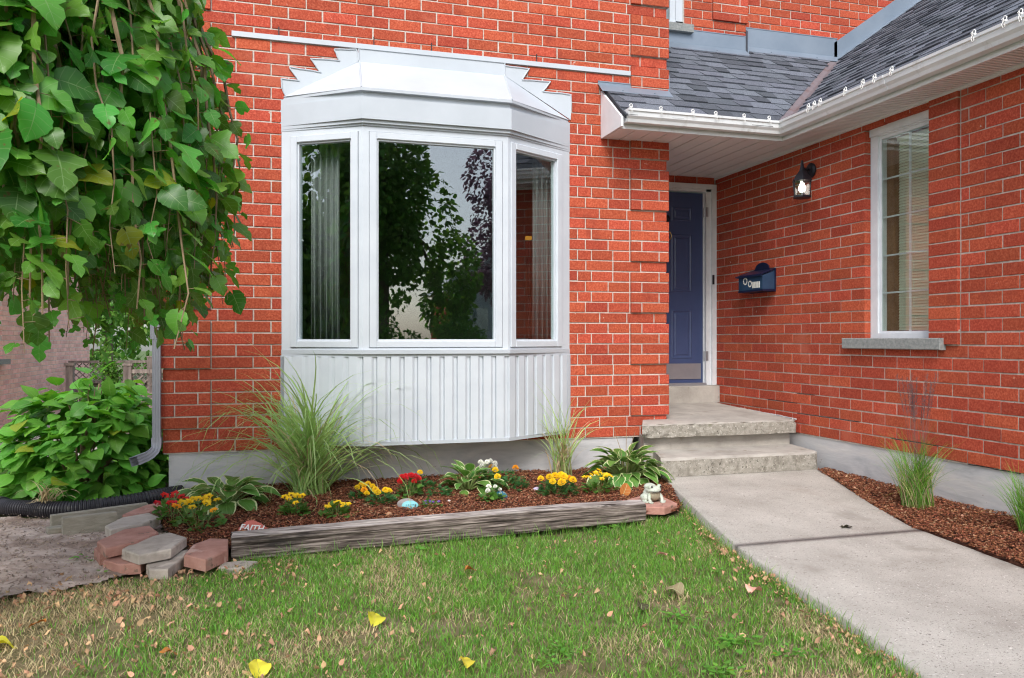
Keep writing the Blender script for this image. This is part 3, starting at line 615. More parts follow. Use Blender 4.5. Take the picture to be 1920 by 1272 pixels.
def shingles(org, u, wv, nn, rng, ncourse, exp=.142):
    """tabs on a slope: org at the eave, u along it, wv up the slope; rng(w) gives the u-range"""
    org, u, wv, nn = map(Vector, (org, u, wv, nn))
    for k in range(ncourse):
        w0 = k*exp; lo, hi = rng(w0+.07)
        if hi-lo < .05: continue
        s = lo-R.uniform(0, .2)
        alt = R.random() < .5
        while s < hi:
            wd = R.uniform(.13, .30); a0, a1 = max(s, lo), min(s+wd, hi); s += wd; alt = not alt
            if a1-a0 < .03: continue
            lift = .0155 if alt else .008; l0, h0 = rng(w0-.0); l1, h1 = rng(w0+exp); sk = .014 if alt else -.014
            jag = R.uniform(-.004, .004)
            e0 = [max(a0+.001-sk*.3, -99), min(a1-.001+sk*.3, 99)]
            if a1 >= hi-1e-6: A1b, A1t = h0, h1
            else: A1b, A1t = a1-.001-sk, a1-.001+sk
            if a0 <= lo+1e-6: A0b, A0t = l0, l1
            else: A0b, A0t = a0+.001+sk, a0+.001-sk
            P = [org+u*A0b+wv*(w0+jag)+nn*.002, org+u*A1b+wv*(w0+jag)+nn*.002, org+u*A1t+wv*(w0+exp)+nn*.001, org+u*A0t+wv*(w0+exp)+nn*.001]
            Q = [P[0]+nn*lift, P[1]+nn*lift, P[2]+nn*.003, P[3]+nn*.003]
            SH.append(P+Q)
cp, sp_ = math.cos(TP), math.sin(TP)
def rp(w_):
    y = 5.86+w_*cp; return (0 if y < YF-.02 else .605, valX(y)-.075-2.65)
shingles((2.65, 5.86, porchZ(5.86)), (1, 0, 0), (0, cp, sp_), (0, -sp_, cp), rp, 15)
cw, sw = math.cos(TW), math.sin(TW)
def rw(w_):
    x = 4.08+w_*cw; y = 5.9+(x-4.12)*.875-.09; return (YD-min(y, YD-.02), YD-1.2)
shingles((4.08, YD, wingZ(4.08)), (0, -1, 0), (cw, 0, sw), (-sw, 0, cw), rw, 30)
def shk(P):
    q = [cam_px(*p) for p in P[4:]]; u = sum(a[0] for a in q)/4; v = sum(a[1] for a in q)/4
    if not (0 < u < 1920 and 0 < v < 1272): return 0
    ar = 0
    for i in range(4): ar += q[i][0]*q[(i+1) % 4][1]-q[(i+1) % 4][0]*q[i][1]
    return -abs(ar)
SH.sort(key=shk); rest = MB(); FB = [(0, 3, 2, 1), (4, 5, 6, 7), (0, 1, 5, 4), (1, 2, 6, 5), (2, 3, 7, 6), (3, 0, 4, 7)]
for i, P in enumerate(SH):
    if i < 300:
        m = MB(); c = sum((Vector(p) for p in P), Vector())/8; m.add([p-c for p in P], FB, 0); put('shingle', m.mesh('shingle', SHI), roof, Matrix.Translation(c))
    else: rest.add(P, FB)
tag(rest.build('shingle', SHI, roof), kind='stuff')
# valley metal
m = MB(); A0 = Vector((4.10, 5.88, 3.006)); A1 = Vector((valX(YD-.1), YD-.1, porchZ(YD-.1)))
dv = (A1-A0).normalized()
pA = Vector((-.082, .0, 0)); pB = Vector((0, -.092, 0))
m.add([A0+Vector((0, 0, .004)), A1+Vector((0, 0, .004)), A1+pA+Vector((0, 0, .004)), A0+pA+Vector((0, 0, .004)), A1+pB+Vector((0, 0, .004)), A0+pB+Vector((0, 0, .004)),
       A0, A1, A1+pA, A0+pA, A1+pB, A0+pB], [(0, 1, 2, 3), (0, 5, 4, 1), (6, 9, 8, 7), (6, 7, 10, 11), (3, 2, 8, 9), (5, 11, 10, 4)])
m.build('valley_strip', VAL, roof)
# grey step and apron flashings
def apron(x0, x1, y, ztop, wall_h, leg=.10):
    m = MB(); zr = porchZ(y)
    m.box(x0, x1, y-.006, y-.001, zr+.015, ztop); yl = y-leg
    m.prism([(x0, y-.002, zr+.026), (x1, y-.002, zr+.026), (x1, yl, porchZ(yl)+.017), (x0, yl, porchZ(yl)+.017)], (0, 0, -.005))
    m.box(x0, x1, y-.010, y-.001, ztop-.008, ztop)
    for k in range(2): m.lathe((x0+(x1-x0)*(.3+.45*k), yl+.02, porchZ(yl+.02)+.018), [(.008, 0), (.008, .006)], 8)
    return m.build('flashing', FLA, roof)
apron(2.60, 3.262, YF, 3.41, 0); apron(3.20, 4.74, YU, 4.42, 0); apron(4.70, valX(YD)-.02, YD, 4.57, 0)
m = MB(); m.prism([(3.268, YF-.02, porchZ(YF)), (3.268, YU, porchZ(YU)), (3.268, YU, porchZ(YU)+.13), (3.268, YF-.02, porchZ(YF)+.15)], (-.012, 0, 0)); m.build('flashing', FLA, roof)
m = MB(); m.prism([(4.765, YU-.03, porchZ(YU)-.02), (4.765, YD, porchZ(YD)), (4.765, YD, porchZ(YD)+.24), (4.765, YU-.03, porchZ(YU)+.22)], (-.012, 0, 0)); m.build('flashing', FLA, roof)
m = MB(); xv = valX(YD)-.06
m.prism([(xv, YD-.006, wingZ(xv)+.01), (8.2, YD-.006, wingZ(8.2)+.01), (8.2, YD-.006, wingZ(8.2)+.22), (xv, YD-.006, wingZ(xv)+.22)], (0, .005, 0))
m.prism([(xv, YD-.003, wingZ(xv)+.022), (8.2, YD-.003, wingZ(8.2)+.022), (8.2, YD-.10, wingZ(8.2)+.018), (xv, YD-.10, wingZ(xv)+.018)], (0, 0, -.005)); m.build('flashing', FLA, roof)
# gutter and fascia
gut = thing('gutter', (4.1, 5.9, 2.95)); adopt(gut, house); _wl[gut.name] = Vector((4.1, 5.9, 2.95))
prof = [(.004, 2.948), (.072, 2.948), (.082, 2.972), (.100, 2.992), (.106, 3.024), (.116, 3.030), (.118, 3.048), (.106, 3.052), (.102, 3.044), (.102, 3.030), (.094, 2.998), (.070, 2.956), (.004, 2.956)]
n = len(prof); V = []
for d, z in prof: V.append((2.67, 5.95-d, z))
for d, z in prof: V.append((4.16-d, 5.95-d, z))
for d, z in prof: V.append((4.16-d, .6, z))
m = MB(); m.add(V, [(s*n+i, s*n+(i+1) % n, (s+1)*n+(i+1) % n, (s+1)*n+i) for s in range(2) for i in range(n)]+[tuple(range(n))[::-1], tuple(range(2*n, 3*n))])
m.prism([(2.667, 5.95, 2.946)]+[(2.667, 5.95-d, z) for d, z in prof[1:7]]+[(2.667, 5.95, 3.05)], (-.004, 0, 0))
m.build('channel', GUT, gut)
m = MB(); m.box(2.65, 4.18, 5.95, 5.972, 2.912, 3.035); m.box(4.16, 4.182, .5, 5.95, 2.912, 3.035); m.box(2.66, 4.165, 5.943, 5.95, 2.908, 2.93); m.box(4.153, 4.16, .5, 5.943, 2.908, 2.93)
m.prism([(2.645, 5.90, 2.915), (2.645, 6.325, 2.915), (2.645, 6.325, porchZ(6.325)-.035), (2.645, 5.90, porchZ(5.90)-.03)], (-.02, 0, 0)); m.build('fascia', GUT, gut)
m = MB()
for y in (4.62, 3.3): m.prism([(4.16-d*1.02-.001, y, z-.001) for d, z in prof[:8]], (0, .02, 0))
m.build('seam', GUT, gut)
# soffits
sof = thing('soffit', (3.8, 6.5, 2.92)); adopt(sof, house); _wl[sof.name] = Vector((3.8, 6.5, 2.92))
x = 2.65
while x < 4.44:
    x2 = min(x+.30, 4.445); m = MB()
    for (a, b2) in ((x+.004, x+.144), (x+.156, x2-.004)):
        if b2 > 4.443: b2 = 4.443
        if b2-a < .02: continue
        y2 = YD-.002 if a > 3.25 else YF-.002
        m.box(a, b2, 5.972, y2, 2.918, 2.926)
    m.build('soffit_panel', SOF, sof); x += .30
m = MB(); m.box(2.65, 4.445, 5.972, YF-.002, 2.930, 2.934); m.box(3.25, 4.445, YF-.002, YD, 2.930, 2.934); m.box(4.182, 4.445, .5, 5.972, 2.932, 2.936); m.build('soffit_backing', SOF, sof)
m = MB(); y = .5
while y < 5.96:
    m.box(4.183, 4.445, y, y+.024, 2.914, 2.928); y += .036
tag(m.build('vented_rib', SOF, sof), kind='stuff')
m = MB(); m.box(4.430, 4.449, .5, 7.54, 2.895, 2.918); m.build('soffit_trim', SOF, sof)
# attic closure
m = MB(); m.box(3.26, 4.44, 7.3, 7.42, 3.0, 3.2); m.box(-.6, 3.1, 6.48, 9.9, 5.6, 5.75); m.build('attic_closure', DEK, house)

# ---------------------------------------------------------------- concrete steps and door sill
def rough_block(name, x0, x1, y0, y1, z0, z1, mat, parent, nx=40, amp=.004, r=.014, zback=None, seed=1, chip=0, front=None, skew=0):
    """a cast slab: front edge rounded, worn, a little uneven"""
    rr = np.random.default_rng(seed); prof = [(0, 0), (0, .35), (0, .7), (0, 1), (.3, 1.0), (1, 1.0)]
    h = z1-z0; P = [(0.0, z0), (0.0, z0+h*.3), (0.0, z0+h*.6), (0.0, z1-r), (r*.3, z1-r*.3), (r, z1), ((y1-y0)*.3, z1), ((y1-y0)*.6, z1), ((y1-y0), z1)]
    V = []; n = len(P); jit = rr.normal(0, 1, (nx+1, n))
    for a in range(2): jit[1:-1] = (jit[:-2]+jit[1:-1]*2+jit[2:])/4
    for i in range(nx+1):
        t = i/nx; x = x0+(x1-x0)*t; ed = min(t, 1-t)*(x1-x0); rc = .012*max(0, 1-ed/.02)
        for j, (y, z) in enumerate(P):
            a = amp*(1.6 if j in (3, 4, 5) else .7)*jit[i, j] if j < 6 else 0
            c = chip*max(0, jit[i, j]-.35) if j in (0, 3, 4) else 0
            zz = z+((zback-z1)*(y/(y1-y0)) if zback and j > 4 else 0)
            V.append((x+skew*y*(1-t), y0+y+rc+a+c, zz-(abs(a)*.5+c*.3 if j in (4, 5) else 0)+(c*.5 if j == 0 else 0)))
    F = [(i*n+j, (i+1)*n+j, (i+1)*n+j+1, i*n+j+1) for i in range(nx) for j in range(n-1)]
    m = MB(); m.add(V, F, .5); b = len(m.v)
    m.v += [(x0+skew*(y1-y0), y1, z0), (x1, y1, z0)]
    m.f += [tuple(range(n))+(b,), tuple(range(nx*n, nx*n+n))[::-1]+(b+1,)]; m.r += [.5, .5]
    me = m.mesh(name, mat)
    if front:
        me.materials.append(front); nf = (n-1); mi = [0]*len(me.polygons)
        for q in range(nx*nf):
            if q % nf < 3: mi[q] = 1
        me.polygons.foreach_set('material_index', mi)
    return put(name, me, parent)
steps = thing('front_steps', (3.6, 6.0, .05), 'two worn concrete steps and landing leading up to the blue door', 'steps')
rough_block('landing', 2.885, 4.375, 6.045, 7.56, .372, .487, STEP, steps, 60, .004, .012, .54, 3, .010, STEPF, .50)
m = MB(); m.prism([(2.935, 6.13, .0), (4.36, 6.13, .0), (4.36, 7.5, .0), (3.3, 7.5, .0)], (0, 0, .372)); m.build('riser', STEP, steps)
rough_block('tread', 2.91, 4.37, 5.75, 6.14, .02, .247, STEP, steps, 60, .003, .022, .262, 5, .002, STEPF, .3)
rough_block('door_sill', 3.26, 4.445, 7.44, 7.6, .53, .708, STEP, steps, 20, .001, .006, None, 6)
m = MB()
for i in range(26):
    y = 6.10+i*.052; m.tube([(4.412+R.uniform(-.008, .006), y+R.uniform(-.03, .03), .484+.03*(i/26)), (4.418, y+.09, .486+.03*(i/26))], R.uniform(.006, .010), 5)
m.build('mortar_seam', FOU, steps)
# sloped parging patch where the steps meet the wing foundation

# ---------------------------------------------------------------- downspout
ds = thing('downspout', (-.87, 6.3, .4)); adopt(ds, house); _wl[ds.name] = Vector((-.87, 6.3, .4))
def rect_tube(m, pts, w_, d_, ribs=3):
    pts = [Vector(p) for p in pts]; sec = []
    for side, (ax, ay, bx, by) in enumerate(((-1, -1, 1, -1), (1, -1, 1, 1), (1, 1, -1, 1), (-1, 1, -1, -1))):
        for k in range(ribs*2):
            t = k/(ribs*2); q = .94 if k % 2 else 1.0; sec.append(((ax+(bx-ax)*t)*(q if ay == by == -1 or True else 1), (ay+(by-ay)*t)*q))
    V = []; nS = len(sec)
    for i, p in enumerate(pts):
        t = (pts[min(i+1, len(pts)-1)]-pts[max(i-1, 0)]).normalized(); b = Vector((.0, 1, 0)); a = b.cross(t).normalized() if abs(t.y) < .9 else Vector((1, 0, 0)); b = t.cross(a)
        for sx, sy in sec: V.append(p+a*sx*w_/2+b*sy*d_/2)
    m.add(V, [(i*nS+k, i*nS+(k+1) % nS, (i+1)*nS+(k+1) % nS, (i+1)*nS+k) for i in range(len(pts)-1) for k in range(nS)])
m = MB(); rect_tube(m, [(-.885, 6.30, 5.5), (-.885, 6.30, 1.20)], .062, .072); m.build('upper_pipe', DNS, ds)
m = MB(); rect_tube(m, [(-.875, 6.30, 1.22), (-.875, 6.30, .47)], .055, .066); m.build('lower_pipe', DNS, ds)
m = MB(); rect_tube(m, [(-.875, 6.30, .48), (-.875, 6.298, .44), (-.88, 6.288, .405), (-.895, 6.265, .38), (-.92, 6.235, .362), (-.95, 6.20, .35), (-1.0, 6.13, .335)], .066, .075); m.build('elbow', DNS, ds)

# ================================================================ fixtures on the wing wall
lan = thing('wall_lantern', (4.44, 5.94, 2.68), 'black wall lantern with lit bulb mounted on the brick wall beside the blue door', 'wall lamp')
m = MB(); m.lathe((4.445, 5.94, 2.67), [(.066, 0), (.066, -.012), (.05, -.024), (.02, -.03)], 20, 'x'); m.build('backplate', BLM, lan)
m = MB(); m.tube([(4.42, 5.94, 2.675), (4.37, 5.92, 2.672), (4.33, 5.90, 2.682), (4.30, 5.87, 2.70)], .010, 8); m.build('arm', BLM, lan)
lc = Vector((4.30, 5.87, 0))
m = MB(); m.lathe(lc, [(.086, 2.556), (.088, 2.562), (.060, 2.605), (.028, 2.645), (.018, 2.675), (.014, 2.70), (.010, 2.735)], 6); m.build('cap', BLM, lan)
m = MB(); m.lathe(lc, [(.078, 2.412), (.08, 2.424), (.068, 2.432)], 6); m.build('base', BLM, lan)
m = MB(); m.lathe(lc, [(.066, 2.432), (.074, 2.556)], 6); m.build('glass', GLS, lan)
for k in range(6):
    q = math.pi/3*k; m = MB(); m.tube([lc+Vector((.069*math.cos(q), .069*math.sin(q), 2.43)), lc+Vector((.078*math.cos(q), .078*math.sin(q), 2.56))], .0045, 5); m.build('bar', BLM, lan)
BULB = bpy.data.materials.new('lit_bulb'); BULB.use_nodes = True; b_ = BULB.node_tree.nodes['Principled BSDF']; b_.inputs['Base Color'].default_value = (1, 1, 1, 1); b_.inputs['Emission Color'].default_value = (1, .93, .80, 1); b_.inputs['Emission Strength'].default_value = 3.0
m = MB(); m.lathe(lc, [(.001, 2.458), (.020, 2.464), (.031, 2.485), (.031, 2.505), (.018, 2.535), (.012, 2.555)], 16); m.build('bulb', BULB, lan, True)

mb_ = thing('mailbox', (4.44, 6.66, 1.65), 'blue metal mailbox with silver rings and bars fixed to the brick wall', 'mailbox')
m = MB(); P = [(6.45, 1.645), (6.87, 1.645), (6.87, 1.865), (6.80, 1.868)]
for q in np.linspace(0, math.pi, 11): P.append((6.665+.115*math.cos(q), 1.872+.062*math.sin(q)))
P += [(6.52, 1.868), (6.45, 1.865)]
m.prism([(4.44, y, z) for y, z in P], (-.010, 0, 0)); m.build('backplate', NAVY, mb_)
m = MB(); m.prism([(4.43, 6.46, 1.668), (4.43, 6.46, 1.845), (4.302, 6.46, 1.795), (4.302, 6.46, 1.668)], (0, .40, 0)); m.build('box', BLUE, mb_)
m = MB(); m.prism([(4.43, 6.45, 1.862), (4.290, 6.45, 1.812), (4.286, 6.45, 1.790), (4.292, 6.45, 1.790), (4.296, 6.45, 1.806), (4.43, 6.45, 1.852)], (0, .42, 0)); m.build('lid', NAVY, mb_)
m = MB(); m.box(4.30, 4.43, 6.452, 6.868, 1.650, 1.668); m.build('bottom_rail', NAVY, mb_)
m = MB(); m.tube([(4.297, 6.84, 1.803), (4.272, 6.87, 1.800)], .007, 6); m.build('lid_tab', NAVY, mb_)
m = MB()
for (cy, cz, r_) in ((6.745, 1.756, .030), (6.665, 1.726, .026)):
    for k in range(12):
        q = math.pi/6*k; y, z = cy+r_*math.cos(q), cz+r_*math.sin(q); m.lathe((4.302, y, z), [(.0072, 0), (.0072, -.003)], 6, 'x')
for k in range(5):
    y = 6.615-k*.026; m.box(4.2985, 4.302, y-.008, y+.008, 1.682, 1.742)
m.build('ornament', DEC, mb_)

def clip(p, dr, lab, parts=True):
    """a white gutter clip for a string of lights: hooks, loop and cable"""
    p = Vector(p); dr = Vector(dr); al = Vector((dr.y, -dr.x, 0)); t = thing('light_clip', p, lab, 'gutter clip', 'white light clips hooked on the gutter lip')
    ms_ = []
    m = MB(); s = R.uniform(-.004, .004)
    m.tube([p+al*(-.010)+Vector((0, 0, .004)), p+al*-.012+Vector((0, 0, .022)), p+al*(-.002)+Vector((0, 0, .030)), p+al*.010+Vector((0, 0, .022)), p+al*.008+Vector((0, 0, .004))], .0035, 5)
    m.tube([p+al*.010+Vector((0, 0, .022)), p+al*.018+dr*.004+Vector((0, 0, .012))], .003, 5); m.build('hook', DEC2, t)
    m = MB(); m.box(p.x-.010, p.x+.010, p.y-.010, p.y+.010, p.z-.003, p.z+.006); m.build('saddle', DEC2, t)
    m = MB(); L_ = R.uniform(.035, .05); m.tube([p+dr*.006+Vector((0, 0, .002)), p+dr*.016+al*(.006+s)+Vector((0, 0, -L_*.5)), p+dr*.010+al*(.002+s)+Vector((0, 0, -L_)), p+dr*.010+al*(-.010+s)+Vector((0, 0, -L_*.9)), p+dr*.014+al*-.010+Vector((0, 0, -L_*.4))], .0028, 5); m.build('tail_loop', DEC2, t)
DEC2 = M('clip_white', [(.80, .80, .78), (.86, .86, .85)], rough=.5)
def gx(u):
    t = (u-960)/1490; s, c = math.sin(rad(YAW)), math.cos(rad(YAW)); Y = 5.838; z = Y/(c-t*s); return z*(s+t*c)
def gy(u):
    t = (u-960)/1490; s, c = math.sin(rad(YAW)), math.cos(rad(YAW)); X = 4.048; z = X/(s+t*c); return z*(c-t*s)
names = ['first', 'second', 'third', 'fourth', 'fifth', 'sixth']
for i, u in enumerate((1183, 1239, 1299, 1342, 1395, 1442)):
    clip((gx(u), 5.838, 3.053), (0, -1, 0), f'white plastic light clip on the gutter, {names[i]} from the left end of the porch eave')
for i, (u, lb) in enumerate(((1516, 'just past the gutter corner, starting the cluster of three'), (1527, 'in the middle of the tight cluster of three past the gutter corner'), (1538, 'ending the tight cluster of three past the gutter corner'),
        (1585, 'standing alone after the cluster of three on the garage eave'), (1618, 'first of the close pair above the wall lantern'), (1640, 'second of the close pair above the wall lantern'), (1672, 'directly left of the long clip-free stretch of garage gutter'),
        (1826, 'at the far end of the long clip-free stretch of garage gutter'), (1884, 'second from the right edge of the photo on the garage gutter'), (1914, 'on the garage gutter at the right edge of the photo'))):
    clip((4.048, gy(u), 3.053), (-1, 0, 0), 'white light clip '+lb)

# ================================================================ GROUND
def fnoise(x, y, s=1.0, seed=0):
    """cheap smooth value noise, vectorised"""
    x = np.asarray(x, float)*s+seed*17.3; y = np.asarray(y, float)*s-seed*9.1
    xi, yi = np.floor(x), np.floor(y); fx, fy = x-xi, y-yi; fx = fx*fx*(3-2*fx); fy = fy*fy*(3-2*fy)
    def h(a, b): v = np.sin(a*127.1+b*311.7+seed)*43758.5453; return v-np.floor(v)
    return (h(xi, yi)*(1-fx)+h(xi+1, yi)*fx)*(1-fy)+(h(xi, yi+1)*(1-fx)+h(xi+1, yi+1)*fx)*fy
def gz(x, y):
    x = np.asarray(x, float); y = np.asarray(y, float)
    return .035*np.clip((y-4.6)/1.2, 0, 1)*np.clip((x+.9)/.5, 0, 1)-.05*np.clip((y-6)/2.5, 0, 1)*np.clip((-.8-x)/.6, 0, 1)-.06*np.clip((y-9)/4, 0, 1)+.022*(fnoise(x, y, 1.7, 1)-.5)+.012*(fnoise(x, y, 5, 2)-.5)
def inpoly(x, y, P):
    x = np.asarray(x); y = np.asarray(y); c = np.zeros(x.shape, bool); n = len(P)
    for i in range(n):
        (xa, ya), (xb, yb) = P[i], P[(i+1) % n]
        if ya == yb: continue
        c ^= ((ya > y) != (yb > y)) & (x < (xb-xa)*(y-ya)/(yb-ya)+xa)
    return c
def sheet(name, x0, x1, y0, y1, st, zf, mat, poly=None, kind='structure', smooth=True):
    xs = np.arange(x0, x1+st*.5, st); ys = np.arange(y0, y1+st*.5, st); X, Y = np.meshgrid(xs, ys); Z = zf(X, Y)
    V = np.stack([X.ravel(), Y.ravel(), Z.ravel()], 1); nx = len(xs); ny = len(ys)
    I, J = np.meshgrid(np.arange(nx-1), np.arange(ny-1)); a = (J*nx+I).ravel(); F = np.stack([a, a+1, a+nx+1, a+nx], 1)
    if poly is not None:
        cx = V[F].mean(1); F = F[inpoly(cx[:, 0], cx[:, 1], poly)]
        used = np.unique(F); mp = np.full(len(V), -1); mp[used] = np.arange(len(used)); V = V[used]; F = mp[F]
    return tag(put(name, fast(name, V, F, mat, smooth=smooth)), kind=kind)
sheet('lawn_ground', -6, 6, -3, 9, .12, lambda x, y: gz(x, y)-.012, TUR)
GRN = M('far_lawn', [(.05, .10, .02), (.09, .14, .035), (.13, .15, .06)], scale=3, detail=10, rough=.95, bump=1, bscale=30)
m = MB()
for r in ((-90, -6, -90, 90), (6, 90, -90, 90), (-6, 6, -90, -3), (-6, 6, 9, 90)): m.add([(r[0], r[2], -.075), (r[1], r[2], -.075), (r[1], r[3], -.075), (r[0], r[3], -.075)], [(0, 1, 2, 3)])
tag(m.build('ground', GRN), kind='structure')
DIRT_P = [(-2.35, 6.1), (-1.9, 6.12), (-1.45, 5.95), (-.85, 6.05), (-.66, 5.1), (-.62, 4.6), (-.80, 4.36), (-1.0, 4.2), (-1.3, 4.12), (-1.7, 4.05), (-2.3, 4.2), (-2.7, 5)]
sheet('dirt_path', -2.9, -.5, 3.9, 6.3, .025, lambda x, y: gz(x, y)+.004+.018*fnoise(x, y, 14, 3)+.010*fnoise(x, y, 34, 5)-.02*np.clip(.5-fnoise(x, y, 3, 4), 0, 1), DIRT, DIRT_P)
BED = [(-.76, 5.9), (-.76, 6.34), (2.93, 6.34), (2.93, 5.74), (2.86, 5.5), (2.66, 4.95), (2.55, 4.80), (2.25, 4.80), (-.24, 4.64), (-.48, 4.66), (-.60, 4.95), (-.70, 5.3)]
BED2 = [(4.33, 5.72), (4.235, 5.44), (3.868, 4.52), (3.672, 3.96), (3.602, 3.16), (3.56, 1.0), (4.47, 1.0), (4.47, 5.70)]
bz = lambda x, y: .048+.03*np.clip((y-5.0)/1.2, 0, 1)+.028*(fnoise(x, y, 4, 7)-.5)+.016*fnoise(x, y, 26, 8)
bz2 = lambda x, y: .035+.045*np.clip((y-2.5)/3, 0, 1)+.028*(fnoise(x, y, 4, 9)-.5)+.016*fnoise(x, y, 26, 8)
sheet('flower_bed', -.8, 2.95, 4.6, 6.36, .03, bz, MULB, BED); sheet('flower_bed', 3.5, 4.5, 1.0, 5.72, .03, lambda x, y: bz2(x, y)-.012-.03*np.clip((np.interp(y, [1, 3.16, 3.96, 4.52, 5.44], [3.58, 3.62, 3.69, 3.885, 4.25])+.01-x)/.02, 0, 1), MULB, [(x-.05, y) for x, y in BED2[:6]]+BED2[6:])
# path: two cast slabs with a joint
LE = [(1.0, 1.95), (2.27, 2.165), (2.93, 2.29), (3.78, 2.40), (4.6, 2.60), (5.49, 2.85), (5.76, 2.92)]
RE = [(1.0, 3.58), (3.16, 3.62), (3.96, 3.69), (4.52, 3.885), (5.44, 4.25), (5.76, 4.37)]
xl = lambda y: np.interp(y, [a for a, _ in LE], [b for _, b in LE]); xr = lambda y: np.interp(y, [a for a, _ in RE], [b for _, b in RE])
pz = lambda y: .018+.078*(y-2.2)/3.55
path = thing('path', (3, 3.5, 0), kind='structure')
for ya, yb in ((3.8915, 5.76), (1.0, 3.889)):
    V, F = [], []; ny, nx = int((yb-ya)/.05), 26
    for j in range(ny+1):
        y = ya+(yb-ya)*j/ny; a, b = xl(y)+.006*(fnoise(y*9, 1, 1)-.5), xr(y)+.010*(fnoise(y*8, 7, 1)-.5)
        for i in range(nx+1):
            t = i/nx
            if i in (0, nx): x = a if i == 0 else b; z = -.10
            else:
                tt = (i-1)/(nx-2); x = a+(b-a)*tt; z = pz(y)+.004*(fnoise(x, y, 2.3, 5)-.5)
                if i in (1, nx-1): z -= .010
                if i == 2: x = a+.010
                if i == nx-2: x = b-.010
                if (j == 0 and ya > 2) or (j == ny and ya < 2): z -= .0015
            V.append((float(x), y, float(z)))
    w_ = nx+1; F = [(j*w_+i, j*w_+i+1, (j+1)*w_+i+1, (j+1)*w_+i) for j in range(ny) for i in range(nx)]
    n0 = len(V)
    for j in (0, ny):
        for i in range(w_): x, y, z = V[j*w_+i]; V.append((x, y, -.10))
    F += [(i, i+1, n0+i+1, n0+i) for i in range(nx)]+[(ny*w_+i, ny*w_+i+1, n0+w_+i+1, n0+w_+i) for i in range(nx)]
    put('slab', fast('slab', V, F, CON), path)
# neighbour's patio slab
m = MB(); m.box(-3.6, -2.95, 4, 13, -.12, -.03); m.box(-2.94, -1.9, 8.9, 13, -.12, -.035); o = m.build('patio', CON); tag(o, kind='structure')

# ---------------------------------------------------------------- grass, mulch, litter
def blades(name, px, py, pz_, hgt, wid, lean, mat, az=None):
    n = len(px); az = NR.random(n)*2*np.pi if az is None else az; fa = NR.random(n)*2*np.pi
    wx, wy = np.cos(fa)*wid/2, np.sin(fa)*wid/2; lx, ly = np.cos(az), np.sin(az); h = hgt; le = lean*h
    up = np.sqrt(np.maximum(.05, 1-np.minimum(lean, .97)**2))
    V = np.zeros((n, 5, 3)); V[:, 0] = np.stack([px-wx, py-wy, pz_], 1); V[:, 1] = np.stack([px+wx, py+wy, pz_], 1)
    mx, my, mz = px+lx*le*.35, py+ly*le*.35, pz_+h*up*.6
    V[:, 2] = np.stack([mx-wx*.8, my-wy*.8, mz], 1); V[:, 3] = np.stack([mx+wx*.8, my+wy*.8, mz], 1); V[:, 4] = np.stack([px+lx*le, py+ly*le, pz_+h*up], 1)
    F = np.array([(0, 1, 3), (0, 3, 2), (2, 3, 4)]); F = (F[None]+np.arange(n)[:, None, None]*5).reshape(-1, 3)
    U = np.tile(np.array([(-1, 0), (1, 0), (-1, .5), (1, .5), (0, 1)]), (n, 1))
    return tag(put(name, fast(name, V.reshape(-1, 3), F, mat, U, np.repeat(NR.random(n), 3), True)), kind='stuff')
TIMB = [(-.27, 4.50), (2.27, 4.66), (2.27, 4.86), (-.27, 4.70)]
PAVE = [(-1.02, 5.0), (-.92, 4.55), (-.72, 4.34), (-.55, 4.27), (-.36, 4.27), (-.25, 4.45), (-.2, 4.8), (-.9, 5.6)]
def lawn_pts(n, x0, x1, y0, y1):
    x = NR.uniform(x0, x1, n); y = NR.uniform(y0, y1, n)
    ok = (x < xl(y)-.012) & ~inpoly(x, y, BED) & ~inpoly(x, y, TIMB) & ~inpoly(x, y, PAVE)
    x, y = x[ok], y[ok]
    # into the dirt only thinly
    dd = inpoly(x+.12*(fnoise(x, y, 6, 3)-.5), y+.3*(fnoise(x, y, 5, 4)-.5), DIRT_P)
    ok = ~dd | (NR.random(len(x)) < .012)
    return x[ok], y[ok]
x, y = lawn_pts(230000, -1.9, 2.75, 1.95, 4.9)
dens = np.clip(.42+.6*fnoise(x, y, 2.2, 11)+.6*(fnoise(x, y, 8, 12)-.5)-.55*np.clip((-.3-x)/1.1, 0, 1)-.25*np.clip((2.7-y)/.8, 0, 1), .10, 1)
bare = np.exp(-(((x-.95)/.28)**2+((y-2.72)/.10)**2)); dens *= (1-.85*bare)
k = NR.random(len(x)) < dens; x, y = x[k], y[k]
near = np.clip(1-(4.70-y)/.25, 0, 1)*(x > -.3)*(x < 2.3)
edge = np.clip(1-(xl(y)-x)/.06, 0, 1)
h = (.016+.020*NR.random(len(x))+.014*fnoise(x, y, 3, 14))*(1+.9*near*NR.random(len(x))+.5*edge*NR.random(len(x)))
dry = NR.random(len(x)) < np.clip(.27+1.2*(fnoise(x, y, 2.6, 15)-.45)+.6*(fnoise(x, y, 9, 16)-.5)+.5*np.clip((-.1-x)/.9, 0, 1)+.30*np.clip((2.9-y)/.7, 0, 1)-.34*np.clip((y-2.8)/.6, 0, 1)*np.clip((x+.5)/.8, 0, 1)+.2*near+.3*edge, .12, .9)
g_ = gz(x, y)-.010
a = ~dry; blades('grass', x[a], y[a], g_[a], h[a]*1.12, NR.uniform(.0022, .0044, a.sum()), NR.uniform(.2, .93, a.sum()), GRASS)
a = dry; blades('dry_grass', x[a], y[a], g_[a], h[a]*1.05, NR.uniform(.0022, .0042, a.sum()), NR.uniform(.5, .96, a.sum()), DRY)
